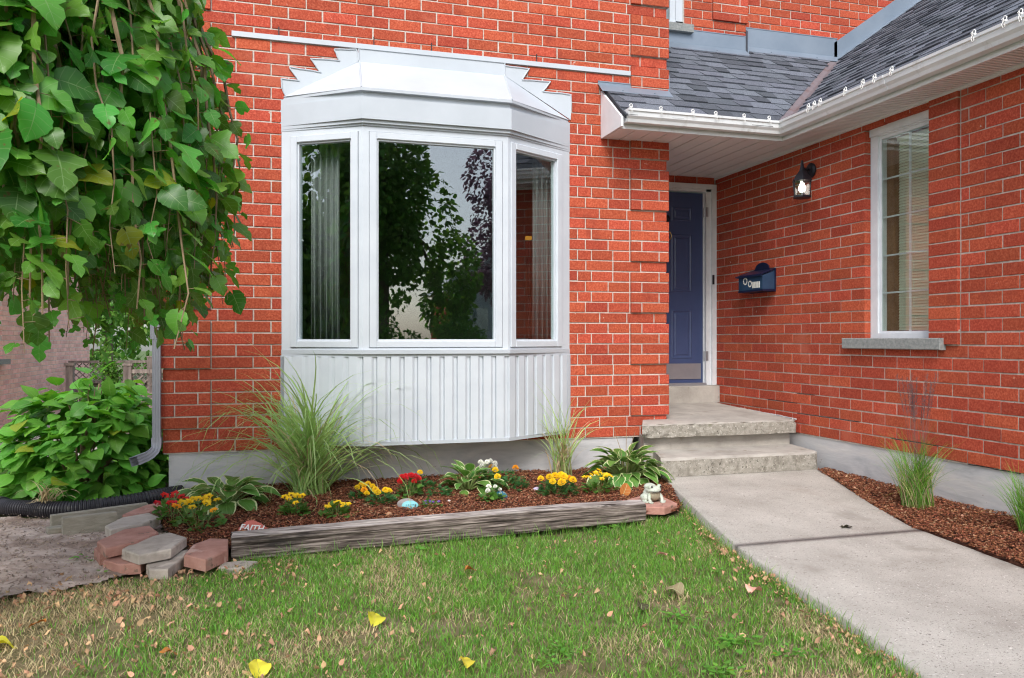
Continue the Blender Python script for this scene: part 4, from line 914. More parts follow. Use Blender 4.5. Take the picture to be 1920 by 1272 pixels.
# tall odd blades and tufts along the timber and the path edge
x = np.concatenate([NR.uniform(-.2, 2.3, 420), NR.uniform(0, 1, 500)]); y = np.concatenate([4.50+.064*(x[:420]+.27)-NR.random(420)*.05, np.zeros(500)])
y[420:] = NR.uniform(2.2, 5.0, 500); x[420:] = xl(y[420:])-.01-NR.random(500)*.05
blades('grass', x, y, gz(x, y)-.01, NR.uniform(.05, .12, 920), NR.uniform(.002, .0035, 920), NR.uniform(.2, .85, 920), GRASS)
x = NR.uniform(-3.1, -1.0, 60000); y = NR.uniform(5.9, 9.0, 60000); k = ~inpoly(x, y, [(-1.95, 5.8), (-.8, 5.8), (-.8, 6.25), (-1.95, 6.25)]) & ~inpoly(x, y, DIRT_P); x, y = x[k], y[k]
blades('grass', x, y, gz(x, y)-.01, NR.uniform(.03, .06, len(x)), NR.uniform(.003, .006, len(x)), NR.uniform(.1, .7, len(x)), GRASS)
# clover-like weeds
it = []
for (cx, cy, n, s) in ((1.03, 2.86, 40, .022), (.95, 2.75, 26, .022), (1.62, 3.05, 30, .030), (1.7, 2.75, 46, .034), (1.85, 2.6, 30, .03), (.30, 2.65, 22, .02), (-.85, 4.5, 14, .035), (-1.0, 4.75, 12, .03), (1.3, 3.5, 18, .02), (2.1, 3.6, 14, .024), (-.3, 3.7, 22, .02), (.75, 4.45, 10, .04), (2.02, 4.62, 14, .04), (1.5, 2.5, 40, .03)):
    for _ in range(n):
        q = R.random()*6.28; r_ = abs(R.gauss(0, .05)); p = (cx+r_*math.cos(q), cy+r_*math.sin(q)); z = float(gz(*p))+R.uniform(.008, .035)
        it.append((0, (p[0], p[1], z), frame((math.cos(q), math.sin(q), R.uniform(-.1, .6)), (0, 0, 1)), s*R.uniform(.45, .95)))
tag(scatter('weeds', RND_T, it, BUSH), kind='stuff')
# mulch: closed splinters
def chips(name, poly, n, zf, mat, ln=(.012, .05), wd=(.0025, .006), xr_=None):
    xs = [p[0] for p in poly]; ys = [p[1] for p in poly]; x = NR.uniform(min(xs), max(xs), n); y = NR.uniform(max(min(ys), xr_ or -9), max(ys), n); k = inpoly(x, y, poly); x, y = x[k], y[k]; n = len(x)
    z = zf(x, y)+NR.random(n)*.016; a = NR.random(n)*2*np.pi; ti = NR.normal(0, .32, n); L_ = NR.uniform(*ln, n)*NR.uniform(.5, 1, n); W_ = NR.uniform(*wd, n)
    d = np.stack([np.cos(a)*np.cos(ti), np.sin(a)*np.cos(ti), np.sin(ti)], 1); s = np.stack([-np.sin(a), np.cos(a), NR.normal(0, .3, n)], 1); P = np.stack([x, y, z], 1); up = np.array([0, 0, 1.0])
    V = np.zeros((n, 4, 3)); V[:, 0] = P-d*L_[:, None]/2; V[:, 1] = P+d*L_[:, None]/2; V[:, 2] = P+s*W_[:, None]+d*L_[:, None]*.2; V[:, 3] = P-s*W_[:, None]*.6+up*W_[:, None]*.9-d*L_[:, None]*.1
    F = np.array([(0, 1, 2), (0, 2, 3), (0, 3, 1), (1, 3, 2)]); F = (F[None]+np.arange(n)[:, None, None]*4).reshape(-1, 3)
    return tag(put(name, fast(name, V.reshape(-1, 3), F, mat, rnd=np.repeat(NR.random(n), 4))), kind='stuff')
chips('mulch', BED, 40000, bz, MUL, (.014, .06), (.003, .008)); chips('mulch', BED2, 30000, bz2, MUL, (.014, .06), (.003, .008), 2.0)
MUL2 = M('mulch_chip_pale', [(.42, .22, .12), (.55, .34, .2)], scale=30, rough=.9, rnd=.2)
chips('mulch', BED, 1500, lambda x, y: bz(x, y)+.008, MUL2, (.02, .05), (.004, .008)); chips('mulch', BED2, 900, lambda x, y: bz2(x, y)+.008, MUL2, (.02, .055), (.004, .008), 2.0)
CLOD = M('clod', [(.27, .21, .17), (.46, .38, .32)], scale=30, rough=.97, rnd=.3)
chips('debris', DIRT_P, 3800, lambda x, y: gz(x, y)+.016, CLOD, (.006, .022), (.004, .010)); chips('debris', DIRT_P, 900, lambda x, y: gz(x, y)+.02, DRY, (.02, .05), (.0012, .002))
E_P = [(4.2, 5.70), (4.48, 5.70), (4.48, 5.3), (4.2, 5.3)]
# fallen leaves on the lawn: small, curled
CUR_T = [leaf_tpl(6, OV, None, .7, .9, .12, .05, 21), leaf_tpl(6, [(0, .03), (.2, .3), (.45, .34), (.7, .22), (1, .01)], None, -.6, .7, .14, .05, 22), leaf_tpl(6, OV, None, .3, -.8, .1, .05, 23)]
it = []
for _ in range(820):
    x = R.uniform(-1.75, 2.6); y = R.uniform(2.05, 4.45)
    if R.random() < .45: x = R.gauss(-.6, .55); y = R.gauss(3.0, .5)
    if R.random() < .13: y = R.uniform(2.3, 4.9); x = float(xl(y))-abs(R.gauss(0, .08))
    if x > xl(y) or y < 1.9 or inpoly(x, y, PAVE) or y > 4.45+.064*(x+.3): continue
    q = R.random()*6.28; s = R.uniform(.009, .029)*(1.25 if R.random() < .15 else 1)
    it.append((R.randrange(3), (x, y, float(gz(x, y))+R.uniform(.008, .026)), frame((math.cos(q), math.sin(q), R.uniform(-.2, .3)), (R.uniform(-.7, .7), R.uniform(-.7, .7), 1)), s))
for _ in range(46):
    y = R.uniform(3.2, 5.6); x = R.uniform(3.95, 4.4)
    if inpoly(x, y, BED2): q = R.random()*6.28; it.append((R.randrange(3), (x, y, float(bz2(x, y))+.02), frame((math.cos(q), math.sin(q), .1), (R.uniform(-.5, .5), R.uniform(-.5, .5), 1)), R.uniform(.014, .03)))
tag(scatter('fallen_leaves', CUR_T, it, FALL), kind='stuff')
it = []
for _ in range(240):
    y = R.uniform(2.2, 4.9); x = float(xl(y))-abs(R.gauss(0, .045))-.01; q = R.random()*6.28
    it.append((R.randrange(3), (x, y, float(gz(x, y))+R.uniform(.006, .02)), frame((math.cos(q), math.sin(q), .1), (R.uniform(-.5, .5), R.uniform(-.5, .5), 1)), R.uniform(.010, .022)))
for _ in range(300):
    x = R.uniform(-1.3, .1); y = 4.12+R.gauss(0, .16)+(.2 if x > -.5 else 0); q = R.random()*6.28
    it.append((R.randrange(3), (x, y, float(gz(x, y))+R.uniform(.006, .02)), frame((math.cos(q), math.sin(q), .1), (R.uniform(-.5, .5), R.uniform(-.5, .5), 1)), R.uniform(.010, .03)))
tag(scatter('fallen_leaves', CUR_T, it, FALL), kind='stuff')
FLAT_T = [leaf_tpl(8, [(0, .05), (.08, .3), (.25, .46), (.5, .47), (.75, .3), (1, .02)], None, .12, .12, .06, .15, 31), leaf_tpl(8, OV, None, .5, .4, .1, .05, 32)]
FDARK = leafmat('fallen_leaf_dark', (.03, .028, .012), (.07, .06, .03), veinw=.05, side=4, rough=.7, trans=.05)
FBRN = leafmat('fallen_leaf_brown', (.20, .16, .08), (.34, .28, .16), veinw=.05, side=4, rough=.7, trans=.1)
FORA = leafmat('fallen_leaf_orange', (.55, .20, .03), (.70, .33, .05), veinw=.05, side=4, rough=.7, trans=.1)
FPNK = leafmat('fallen_leaf_pink', (.60, .30, .22), (.74, .42, .32), veinw=.05, side=4, rough=.7, trans=.1)
for (x, y, s, mt, q, tl, lab) in (
    (.365, 3.319, .085, FYEL, 1.2, .5, 'pale yellow fallen leaf lying folded in the middle of the lawn'), (-.079, 2.984, .085, FYEL, 1.6, .8, 'bright yellow fallen leaf standing upright at the front of the lawn'),
    (3.303, 4.043, .075, FDARK, 2.8, .15, 'dark curled leaf lying on the concrete path beside its joint'), (.64, 2.80, .06, FYEL, 1.4, .5, 'small yellow-green leaf standing beside weeds near the bare spot of lawn'),
    (2.104, 3.252, .075, FPNK, .4, .3, 'pale pink-brown dry leaf on the grass near the path edge'), (1.80, 3.36, .08, FBRN, 2.2, .6, 'curled olive-brown leaf in the right half of the lawn'),
    (-.437, 3.251, .055, FORA, .3, .1, 'orange-yellow leaf lying flat among tan leaves on the left lawn'), (-.949, 3.719, .055, FORA, 3.0, .1, 'golden leaf on the sparse grass below the bare soil'),
    (-1.10, 3.52, .10, FYEL, .2, .1, 'yellow-green leaf at the left edge of the lawn'), (1.52, 3.20, .06, FDARK, 1.0, .5, 'small blackish leaf in the grass right of centre'),
    (2.02, 3.95, .05, FPNK, 2.0, .3, 'small pink leaf on the grass just below the path corner'), (.90, 3.95, .05, FORA, 0, .3, 'small orange leaf on green grass below the middle of the timber')):
    onp = 'concrete path' in lab; z = (pz(y)+.012) if onp else float(gz(x, y))+.028
    t = leaf_tpl(8, [(0, .05), (.08, .3), (.25, .46), (.5, .47), (.75, .3), (1, .02)], None, .6 if tl > .25 else .2, .5, .12, .15, int(x*100)); V, F, U = t
    o = put('fallen_leaf', fast('fallen_leaf', V*s, F, mt, U, np.zeros(len(F)), True)); o.matrix_basis = Matrix.Translation((x, y, z-.3*s*tl)) @ frame((math.cos(q), math.sin(q), tl), (.3, -1 if tl > .4 else .2, 1)).to_4x4()
    tag(o, lab, 'leaf', 'single leaves fallen on lawn and path')

# ---------------------------------------------------------------- timber, pavers, pipe, boards
tb = thing('landscape_timber', (1, 4.64, 0), 'long weathered grey timber edging the flower bed along the lawn', 'timber')
A, B = Vector((-.262, 4.60, .0)), Vector((2.255, 4.76, .022)); dl = (B-A); LL = dl.length; dl.normalize(); sd_ = Vector((-dl.y, dl.x, 0))
nC, nL_ = 64, 260; V = []
rr = np.random.default_rng(4); ring_n = rr.normal(0, 1, nC*4)
for i in range(nL_+1):
    t = i/nL_; s = t*LL
    for j in range(nC):
        q = j/nC*4; sdn = int(q); f = q-sdn; hx, hz = .072, .068; r0 = .10
        P = [(-1, -1), (1, -1), (1, 1), (-1, 1)]; (ax, az), (bx, bz_) = P[sdn], P[(sdn+1) % 4]; cx, cz = ax+(bx-ax)*f, az+(bz_-az)*f
        mxx = max(abs(cx), abs(cz)); rl = math.hypot(cx, cz); k = 1-.10*max(0, (rl-1.15)/.26)
        g = (fnoise(s*1.6, j*1.9, 1, 5)-.5)*.007+(fnoise(s*.9, j*.9, 1, 9)-.5)*.006+(fnoise(s*6, j*2.7, 1, 6)-.5)*.003
        cr = .006*max(0, float(fnoise(s*.7, j*2.3, 1, 33))-.72)/.28
        k2 = 1+(float(g)-cr)/.07
        en = .012*(fnoise(j*.5, 3, 1, 8)-.5) if i in (0, nL_) else 0
        wv = .006*math.sin(s*2.1); p = A+dl*(s+float(en))+sd_*(cx*hx*k*k2+wv)+Vector((0, 0, .066+cz*hz*k*k2-.012*max(0, 1-(LL-s)/.5)*max(0, cz)))
        V.append(p)
F = [(i*nC+j, i*nC+(j+1) % nC, (i+1)*nC+(j+1) % nC, (i+1)*nC+j) for i in range(nL_) for j in range(nC)]
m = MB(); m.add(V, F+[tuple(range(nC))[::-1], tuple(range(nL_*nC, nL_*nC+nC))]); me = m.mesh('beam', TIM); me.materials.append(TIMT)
me.polygons.foreach_set('material_index', [1 if i < nL_*nC and 31 <= i % nC <= 47 else 0 for i in range(len(me.polygons))]); put('beam', me, tb)  # top faces take the paler copy, with the light put into its colour

def paver(poly, zt, th, mat, lab, tilt=(0, 0), cat='paving stone', grp='loose hexagonal paving stones edging the bed'):
    c = Vector((sum(p[0] for p in poly)/len(poly), sum(p[1] for p in poly)/len(poly), 0)); n = len(poly); V = []
    if sum(poly[i][0]*poly[(i+1) % n][1]-poly[(i+1) % n][0]*poly[i][1] for i in range(n)) < 0: poly = poly[::-1]
    def zz(x, y): return tilt[0]*(x-c.x)+tilt[1]*(y-c.y)
    for (e, z) in ((0, -th), (0, -.007), (.006, 0), (.03, .0005)):
        for x, y in poly:
            v = Vector((x, y, 0))-c; l = v.length; v = c+v*(1-e/l); V.append((v.x+R.uniform(-.001, .001), v.y+R.uniform(-.001, .001), zt+z+zz(v.x, v.y)+R.uniform(-.0008, .0008)))
    m = MB(); m.add(V, [tuple(range(n))[::-1]]+[(q*n+i, q*n+(i+1) % n, q*n+n+(i+1) % n, q*n+n+i) for q in range(3) for i in range(n)]+[tuple(range(3*n, 4*n))])
    return tag(m.build('paving_stone', mat), lab, cat, grp)
paver([(-.962, 5.482), (-.922, 5.628), (-.862, 5.77), (-.775, 5.847), (-.740, 5.64), (-.831, 5.49), (-.930, 5.427)], .095, .05, PPK, 'pinkish paving stone farthest back, touching the house foundation')
paver([(-.997, 5.147), (-.938, 5.347), (-.799, 5.437), (-.723, 5.305), (-.790, 5.146), (-.941, 5.033)], .105, .055, PGR, 'thin grey-beige paving stone between the two upper pink ones', (0, .02))
paver([(-.945, 4.689), (-.856, 4.94), (-.736, 5.002), (-.66, 4.82), (-.745, 4.606), (-.868, 4.513)], .122, .050, PPK, 'pink paving stone lying on top of another on the far left')
paver([(-.975, 4.76), (-.89, 5.0), (-.76, 5.0), (-.72, 4.80), (-.80, 4.64), (-.915, 4.60)], .069, .055, PPK, 'pink paving stone mostly hidden beneath the upper left pink one')
paver([(-.795, 4.514), (-.743, 4.724), (-.605, 4.832), (-.500, 4.69), (-.550, 4.451), (-.69, 4.368)], .112, .050, PGR, 'large beige paving stone on top in the middle of the heap')
paver([(-.885, 4.533), (-.833, 4.64), (-.74, 4.60), (-.675, 4.50), (-.690, 4.416), (-.785, 4.415)], .058, .055, PPK, 'small reddish paving stone tucked under the beige one in the bare soil')
paver([(-.665, 4.42), (-.60, 4.62), (-.49, 4.66), (-.495, 4.48), (-.545, 4.282), (-.63, 4.30)], .052, .05, PGR, 'pale grey paving stone beneath the beige one at the grass edge')
paver([(-.485, 4.419), (-.463, 4.627), (-.380, 4.747), (-.285, 4.70), (-.272, 4.46), (-.368, 4.283)], .085, .060, PPK, 'brownish pink paving stone butted against the end of the timber')
paver([(-.315, 4.362), (-.300, 4.437), (-.20, 4.46), (-.12, 4.42), (-.17, 4.33), (-.25, 4.31)], .024, .04, PGR, 'sunken grey paving stone poking out of the grass by the timber end')
paver([(2.30, 5.069), (2.455, 5.165), (2.585, 5.079), (2.575, 4.858), (2.431, 4.763), (2.290, 4.827)], .088, .05, PPK, 'pink paving stone beneath the frog ornament beside the path')
def board(p, q, w_, h_, lab, z0=0):
    p, q = Vector(p), Vector(q); d = (q-p).normalized(); s = Vector((-d.y, d.x, 0)); m = MB(); m.cbox(p, d, s, Vector((0, 0, 1)), (0, (q-p).length), (0, w_), (z0, z0+h_), .003); return tag(m.build('wooden_board', WOODB), lab, 'board', 'boards lying by the drain pipe')
board((-1.27, 5.37, 0), (-.99, 5.48, 0), .05, .115, 'grey board lying in front, ending at the beige paving stone')
board((-1.375, 5.55, 0), (-.86, 5.80, 0), .045, .10, 'longer grey board lying directly against the black drain pipe')
board((-1.36, 5.42, 0), (-1.27, 5.46, 0), .08, .045, 'short low board end sticking out in the bare soil', 0)
pp = [(-.70, 6.26, .075), (-.80, 6.20, .075), (-.95, 6.09, .068), (-1.15, 6.00, .062), (-1.35, 5.95, .058), (-1.5, 5.98, .056), (-1.62, 6.05, .056), (-1.76, 6.12, .056), (-1.84, 6.20, .056)]
def spline(P, n):
    P = [Vector(p) for p in P]; out = []
    for i in range(n+1):
        t = i/n*(len(P)-1); k = min(int(t), len(P)-2); f = t-k; a, b, c, d = P[max(k-1, 0)], P[k], P[k+1], P[min(k+2, len(P)-1)]
        out.append(.5*((2*b)+(c-a)*f+(2*a-5*b+4*c-d)*f*f+(3*b-a-3*c+d)*f**3))
    return out
pipe = thing('drain_pipe', (-1.3, 6, 0), 'black corrugated drain pipe lying on the soil beside the foundation', 'pipe')
S_ = spline(pp, 72*4); m = MB(); m.tube(S_, [(.048, .056, .057, .049)[i % 4] for i in range(len(S_))], 20); m.build('corrugated_tube', BLK, pipe)
m = MB(); m.tube(spline([(-1.83, 6.19, .058), (-1.88, 6.24, .056), (-1.93, 6.27, .05)], 6), [.062, .063, .063, .062, .06, .05, .02], 20); m.build('end_cap', BLK, pipe)

# ---------------------------------------------------------------- stones, frog, shells
def ell(m, c, r, rot=(0, 0, 0), n=16, k=10, amp=0, seed=0):
    from mathutils import Euler
    E = Euler(rot).to_matrix(); c = Vector(c); V = []; rr = random.Random(seed); ph = [rr.random()*6 for _ in range(4)]
    for i in range(1, k):
        a = math.pi*i/k
        for j in range(n):
            b = 2*math.pi*j/n; d = Vector((math.sin(a)*math.cos(b), math.sin(a)*math.sin(b), math.cos(a))); f = 1+amp*(math.sin(3*d.x+ph[0])+math.sin(4*d.y+ph[1])+math.sin(3*d.z+2*d.x+ph[2]))/3
            V.append(c+E @ Vector((d.x*r[0]*f, d.y*r[1]*f, d.z*r[2]*f)))
    V += [c+E @ Vector((0, 0, r[2])), c+E @ Vector((0, 0, -r[2]))]; T_ = (k-1)*n
    F = [(i*n+j, (i+1)*n+j, (i+1)*n+(j+1) % n, i*n+(j+1) % n) for i in range(k-2) for j in range(n)]+[(T_, j, (j+1) % n) for j in range(n)]+[(T_+1, (k-2)*n+(j+1) % n, (k-2)*n+j) for j in range(n)]
    m.add(V, F)
RED = M('stone_red', [(.50, .12, .09), (.60, .18, .14)], scale=20, rough=.7, bump=.5); TEAL = M('stone_teal', [(.18, .52, .55), (.28, .62, .64)], scale=40, rough=.5); GRY = M('stone_grey', [(.22, .20, .19), (.38, .34, .33)], scale=20, rough=.8, bump=.5)
PAINT = M('paint_white', [(.74, .74, .70), (.82, .82, .78)], rough=.6); PTEAL = M('paint_dark_teal', [(.03, .22, .30), (.05, .28, .36)], rough=.5)
BST = M('stone_painted_blue', [(.02, .08, .22), (.03, .16, .26), (.08, .26, .22)], scale=30, rough=.4, spots=[(60, .58, .04, (.62, .66, .50))]); LIL = M('shell_lilac', [(.42, .34, .52), (.62, .58, .68)], scale=25, rough=.5); PEB = M('pebble_white', [(.60, .54, .50), (.72, .68, .64)], scale=20, rough=.7)
st = thing('painted_stone', (-.19, 4.93, .05), 'red painted stone lettered FAITH leaning behind the left end of the timber', 'painted stone', 'painted stones in the bed')
tl = Matrix.Rotation(rad(58), 3, 'X') @ Matrix.Rotation(rad(-6), 3, 'Z')
m = MB(); pr2 = [(-.085, -.05), (-.075, .008), (-.035, .048), (.0, .054), (.05, .034), (.095, .002), (.092, -.05)]
P = [Vector((-.17, 4.93, .080))+Matrix.Rotation(rad(-14), 3, 'Z') @ (Matrix.Rotation(rad(60), 3, 'X') @ Vector((x, y, 0))) for x, y in pr2]; nn = Matrix.Rotation(rad(-14), 3, 'Z') @ (Matrix.Rotation(rad(60), 3, 'X') @ Vector((0, 0, -.022))); m.prism(P, nn); m.build('stone', RED, st)
tx = bpy.data.curves.new('lettering', 'FONT'); tx.body = 'FAITH'; tx.size = .052; tx.extrude = .0008; tx.offset = .0012; tx.align_x = 'CENTER'; tx.shear = .2; tx.materials.append(PAINT)
to = put('lettering', tx, st); TOM = Matrix.Translation(Vector((-.172, 4.93, .080))+nn*-.08) @ Matrix.Rotation(rad(-14), 4, 'Z') @ Matrix.Rotation(rad(60), 4, 'X') @ Matrix.Translation((0, -.012, 0)) @ Matrix.Rotation(rad(-5), 4, 'Z')
bpy.context.view_layer.update(); tme = bpy.data.meshes.new_from_object(to.evaluated_get(bpy.context.evaluated_depsgraph_get())); bpy.data.objects.remove(to); tme.materials.clear(); tme.materials.append(PAINT); put('lettering', tme, st, TOM)
st = thing('painted_stone', (.83, 5.28, .05), 'oval turquoise painted stone with faint lettering behind the timber', 'painted stone', 'painted stones in the bed')
m = MB(); ell(m, (.826, 5.30, .085), (.056, .014, .034), (rad(-25), 0, rad(-8)), 24, 10); m.build('painted_face', TEAL, st)
m = MB(); ell(m, (.808, 5.335, .088), (.066, .03, .040), (rad(-25), 0, rad(-8)), 16, 8, .08, 3); m.build('stone', GRY, st)
m = MB()
for k in range(5): x = .796+k*.015; m.tube([(x, 5.283, .098), (x+.003, 5.279, .084)], .0015, 5); m.tube([(x, 5.283, .097), (x+.008, 5.283, .093)], .0013, 5)
for k in range(4): x = .803+k*.013; m.tube([(x, 5.279, .078), (x+.004, 5.276, .068)], .0013, 5)
m.build('lettering', PTEAL, st)
m = MB(); ell(m, (1.50, 5.43, .085), (.052, .03, .036), (0, .6, .3), 18, 10, .05, 6); tag(m.build('painted_stone', BST, None, True), 'dark blue and green dotted stone beside the small white flowers', 'painted stone', 'painted stones in the bed')
m = MB(); ell(m, (1.845, 5.67, .075), (.042, .024, .016), (0, 0, .2), 16, 8, .05, 7); tag(m.build('shell', LIL, None, True), 'small lilac and white shell lying on the mulch left of yellow marigolds', 'shell')
for (x, y, s, lab) in ((1.115, 5.42, .016, 'small white pebble alone on the mulch below the middle hosta'), (.665, 5.13, .022, 'flat whitish pebble right behind the timber, left of the turquoise stone'), (2.07, 5.50, .018, 'small orange-tan pebble on mulch right of the marigolds by the tall thin grass')):
    m = MB(); ell(m, (x, y, .075), (s, s*.7, s*.6), (0, 0, .5), 12, 7, .08, int(x*50)); tag(m.build('pebble', PEB if 'white' in lab else MUL2, None, True), lab, 'pebble')
FROG = M('frog_paint', [(.40, .44, .36), (.58, .62, .54)], scale=18, rough=.55, bump=.5, bscale=60, spots=[(26, .60, .05, (.30, .40, .24))]); FRB = M('frog_belly', [(.22, .19, .13), (.36, .31, .22)], scale=30, stretch=(4, 4, .5), rough=.7)
fr = thing('frog_ornament', (2.44, 4.98, .088), 'pale green and white frog ornament sitting on the pink paver by the path', 'garden ornament')
fo = Vector((2.44, 4.975, .088)); m = MB()
ell(m, fo+Vector((0, 0, .040)), (.050, .055, .042)); ell(m, fo+Vector((-.004, -.030, .070)), (.046, .040, .022)); ell(m, fo+Vector((-.045, .0, .022)), (.022, .040, .022)); ell(m, fo+Vector((.045, .0, .022)), (.022, .040, .022))
ell(m, fo+Vector((-.030, -.045, .088)), (.015, .014, .014)); ell(m, fo+Vector((.024, -.045, .090)), (.015, .014, .014)); ell(m, fo+Vector((0, .02, .078)), (.035, .04, .022))
for s in (-1, 1):
    m.tube([fo+Vector((s*.030, -.035, .045)), fo+Vector((s*.040, -.052, .022)), fo+Vector((s*.034, -.062, .004))], [.013, .010, .010], 8); ell(m, fo+Vector((s*.036, -.070, .005)), (.016, .014, .005)); ell(m, fo+Vector((s*.055, -.030, .005)), (.016, .030, .006))
fr.scale = (1.2, 1.2, 1.2); o = m.build('body', FROG, fr); rm = o.modifiers.new('r', 'REMESH'); rm.mode = 'VOXEL'; rm.voxel_size = .0028; rm.use_smooth_shade = True; sm_ = o.modifiers.new('s', 'SMOOTH'); sm_.iterations = 4
m = MB(); ell(m, fo+Vector((0, -.040, .040)), (.034, .022, .030)); m.build('belly', FRB, fr, True)
for s, n_ in ((-.030, 0), (.024, 1)): m = MB(); ell(m, fo+Vector((s+.004, -.057, .091)), (.006, .005, .006), n=10, k=6); m.build('eye', BLM, fr, True)
m = MB(); m.tube([fo+Vector((-.038, -.052, .066)), fo+Vector((-.02, -.069, .064)), fo+Vector((.01, -.071, .064)), fo+Vector((.034, -.056, .067))], .0022, 5); m.build('mouth', BLM, fr)

# ================================================================ PLANTS IN THE BEDS
def hosta(loc, lab, n, L_, seed, up0=62, petiole=.6, yel=0, flower=0):
    rr = random.Random(seed); t = thing('hosta', loc, lab, 'hosta', 'hostas in the flower bed'); o = Vector(loc); items = []; pm = MB()
    for i in range(n):
        f = (i+.5)/n; az = i*2.39996+rr.uniform(-.3, .3); el = rad(up0*(1-f)**.9+6+rr.uniform(-8, 8)); hx, hy = math.cos(az), math.sin(az)
        l = L_*rr.uniform(.75, 1.1)*(.8+.25*f); pl = l*petiole*rr.uniform(.8, 1.3)+.03
        d = Vector((hx*math.cos(el), hy*math.cos(el), math.sin(el))); b = o+Vector((hx*.015, hy*.015, 0)); mid = b+d*pl*.6+Vector((0, 0, pl*.08)); e = b+d*pl+Vector((0, 0, pl*.02))
        e2 = el-rad(18+20*f); ld = Vector((hx*math.cos(e2), hy*math.cos(e2), math.sin(e2))); nr = Vector((-hx*math.sin(e2)+rr.uniform(-.3, .3), -hy*math.sin(e2)+rr.uniform(-.3, .3), math.cos(e2)))
        pm.tube([b, mid, e], [.006, .005, .0035], 5); items.append((i % 2, e, frame(ld, nr), l))
    pm.build('stalk', STEMG, t); leaf_parts('leaf', HOS_T, items, HOSTA, t)
    if flower:
        m = MB()
        for k in range(flower): a = rr.uniform(0, 6.28); m.tube([o, o+Vector((.04*math.cos(a), .04*math.sin(a), .25)), o+Vector((.09*math.cos(a), .09*math.sin(a), rr.uniform(.38, .48)))], [.003, .0025, .0015], 5)
        m.build('flower_stem', TWIG, t)
hosta((-.36, 5.66, .06), 'wide variegated hosta at the left end of the bed, below the foundation corner', 64, .165, 1, 58, .95)
hosta((1.33, 5.78, .07), 'small upright variegated hosta under the middle of the bay window', 30, .145, 2, 80, .75)
hosta((2.62, 5.80, .07), 'large dense variegated hosta with browning tips beside the concrete steps', 100, .15, 3, 74, 1.25, flower=3)

def pompon(seed=0, rings=((9, .95, -.05), (9, .80, .30), (7, .55, .55), (5, .28, .75))):
    rr = random.Random(seed); V, F, U = [], [], []
    for n, r, z in rings:
        for k in range(n):
            a = 2*math.pi*(k+rr.random()*.5)/n; w_ = math.pi/n*1.25; z1 = z+rr.uniform(-.08, .08); b = len(V)
            for (q, rad_, zz) in ((a-w_*.6, r*.3, z-.15), (a+w_*.6, r*.3, z-.15), (a+w_, r*1.0, z1+.08), (a-w_, r*1.0, z1+.02)): V.append((rad_*math.cos(q), rad_*math.sin(q), zz))
            F.append((b, b+1, b+2, b+3)); U += [(-.5, 0), (.5, 0), (.5, 1), (-.5, 1)]
    return np.array(V, dtype=np.float32), np.array(F, dtype=np.int32), np.array(U, dtype=np.float32)
POM = [pompon(1), pompon(2)]
OPEN = [pompon(5, ((5, 1.0, .05), (5, .8, .22), (3, .25, .3)))]
def flowers(loc, kind, blooms, col, lab, cat, grp, rad_=.09, hgt=.11, seed=0, bs=.020, nleaf=150, tpl=None, extra=None):
    """kind 'fern': feathery marigold foliage; 'broad': round bedding leaves"""
    rad_ *= 1.18; hgt *= 1.1; bs *= 1.2; nleaf = int(nleaf*1.45); blooms = int(blooms*1.4+.3) if blooms > 1 else blooms; rr = random.Random(seed+50); t = thing({'fern': 'marigold', 'broad': 'bedding_plant'}[kind], loc, lab, cat, grp); o = Vector(loc); items = []
    for _ in range(nleaf):
        a = rr.uniform(0, 6.28); r_ = rad_*math.sqrt(rr.random()); z = hgt*(1-(r_/rad_)**2*.7)*rr.uniform(.25, .95); p = o+Vector((r_*math.cos(a), r_*math.sin(a), z))
        d = Vector((math.cos(a)*rr.uniform(.3, 1)+rr.uniform(-.5, .5), math.sin(a)*rr.uniform(.3, 1)+rr.uniform(-.5, .5), rr.uniform(-.1, .9)))
        items.append((0, p, frame(d, (rr.uniform(-.4, .4), rr.uniform(-.4, .4), 1)), (rr.uniform(.018, .032) if kind == 'fern' else rr.uniform(.030, .048))))
    if kind == 'fern':
        sub = []
        for it_ in items:
            for s in (-.9, -.45, 0, .45, .9):
                fr_ = it_[2] @ Matrix.Rotation(s, 3, 'Z'); sub.append((0, Vector(it_[1])+it_[2].col[1]*it_[3]*.35*(1-abs(s)), fr_ @ Matrix.Diagonal((.42, 1, 1)), it_[3]*.85))
        items = sub
    f = scatter('foliage', SM_T if kind == 'fern' else RND_T, items, MARI if kind == 'fern' else BEGO, t); tag(f, kind='stuff')
    m = MB(); ms = {}
    cols = [col]*blooms+[c for c, k in (extra or []) for _ in range(k)]
    for i, c in enumerate(cols):
        a = i*2.4+rr.uniform(-.4, .4)+seed; r_ = rad_*.95*math.sqrt((i+.4)/len(cols)); p = o+Vector((r_*math.cos(a), r_*math.sin(a)-.01, hgt*(1.05-.35*(r_/rad_)**2)+rr.uniform(-.005, .02)))
        m.tube([o+Vector((r_*.3*math.cos(a), r_*.3*math.sin(a), 0)), p-Vector((0, 0, .008))], .0022, 5)
        tp = POM if kind == 'fern' or tpl == 'pom' else OPEN; k = i % len(tp)
        if (k, c) not in ms: V, F, U = tp[k]; ms[(k, c)] = fast('blossom', V, F, PET[c], U, np.zeros(len(F)))
        s = bs*rr.uniform(.85, 1.15); fr_ = frame((rr.uniform(-.3, .3), 1, rr.uniform(.2, .6)), (rr.uniform(-.35, .35), -.65, .75))
        put('blossom', ms[(k, c)], t, Matrix.Translation(p) @ fr_.to_4x4() @ Matrix.Scale(s, 4))
    m.build('stem', STEMG, t)
GM, GB = 'marigolds in the flower bed', 'broad-leaved bedding plants in the flower bed'
flowers((-.655, 5.36, .05), 'broad', 6, 'red', 'red-flowered bedding plant at the far left end of the bed by the pavers', 'flower', GB, .09, .15, 1, .024, 46)
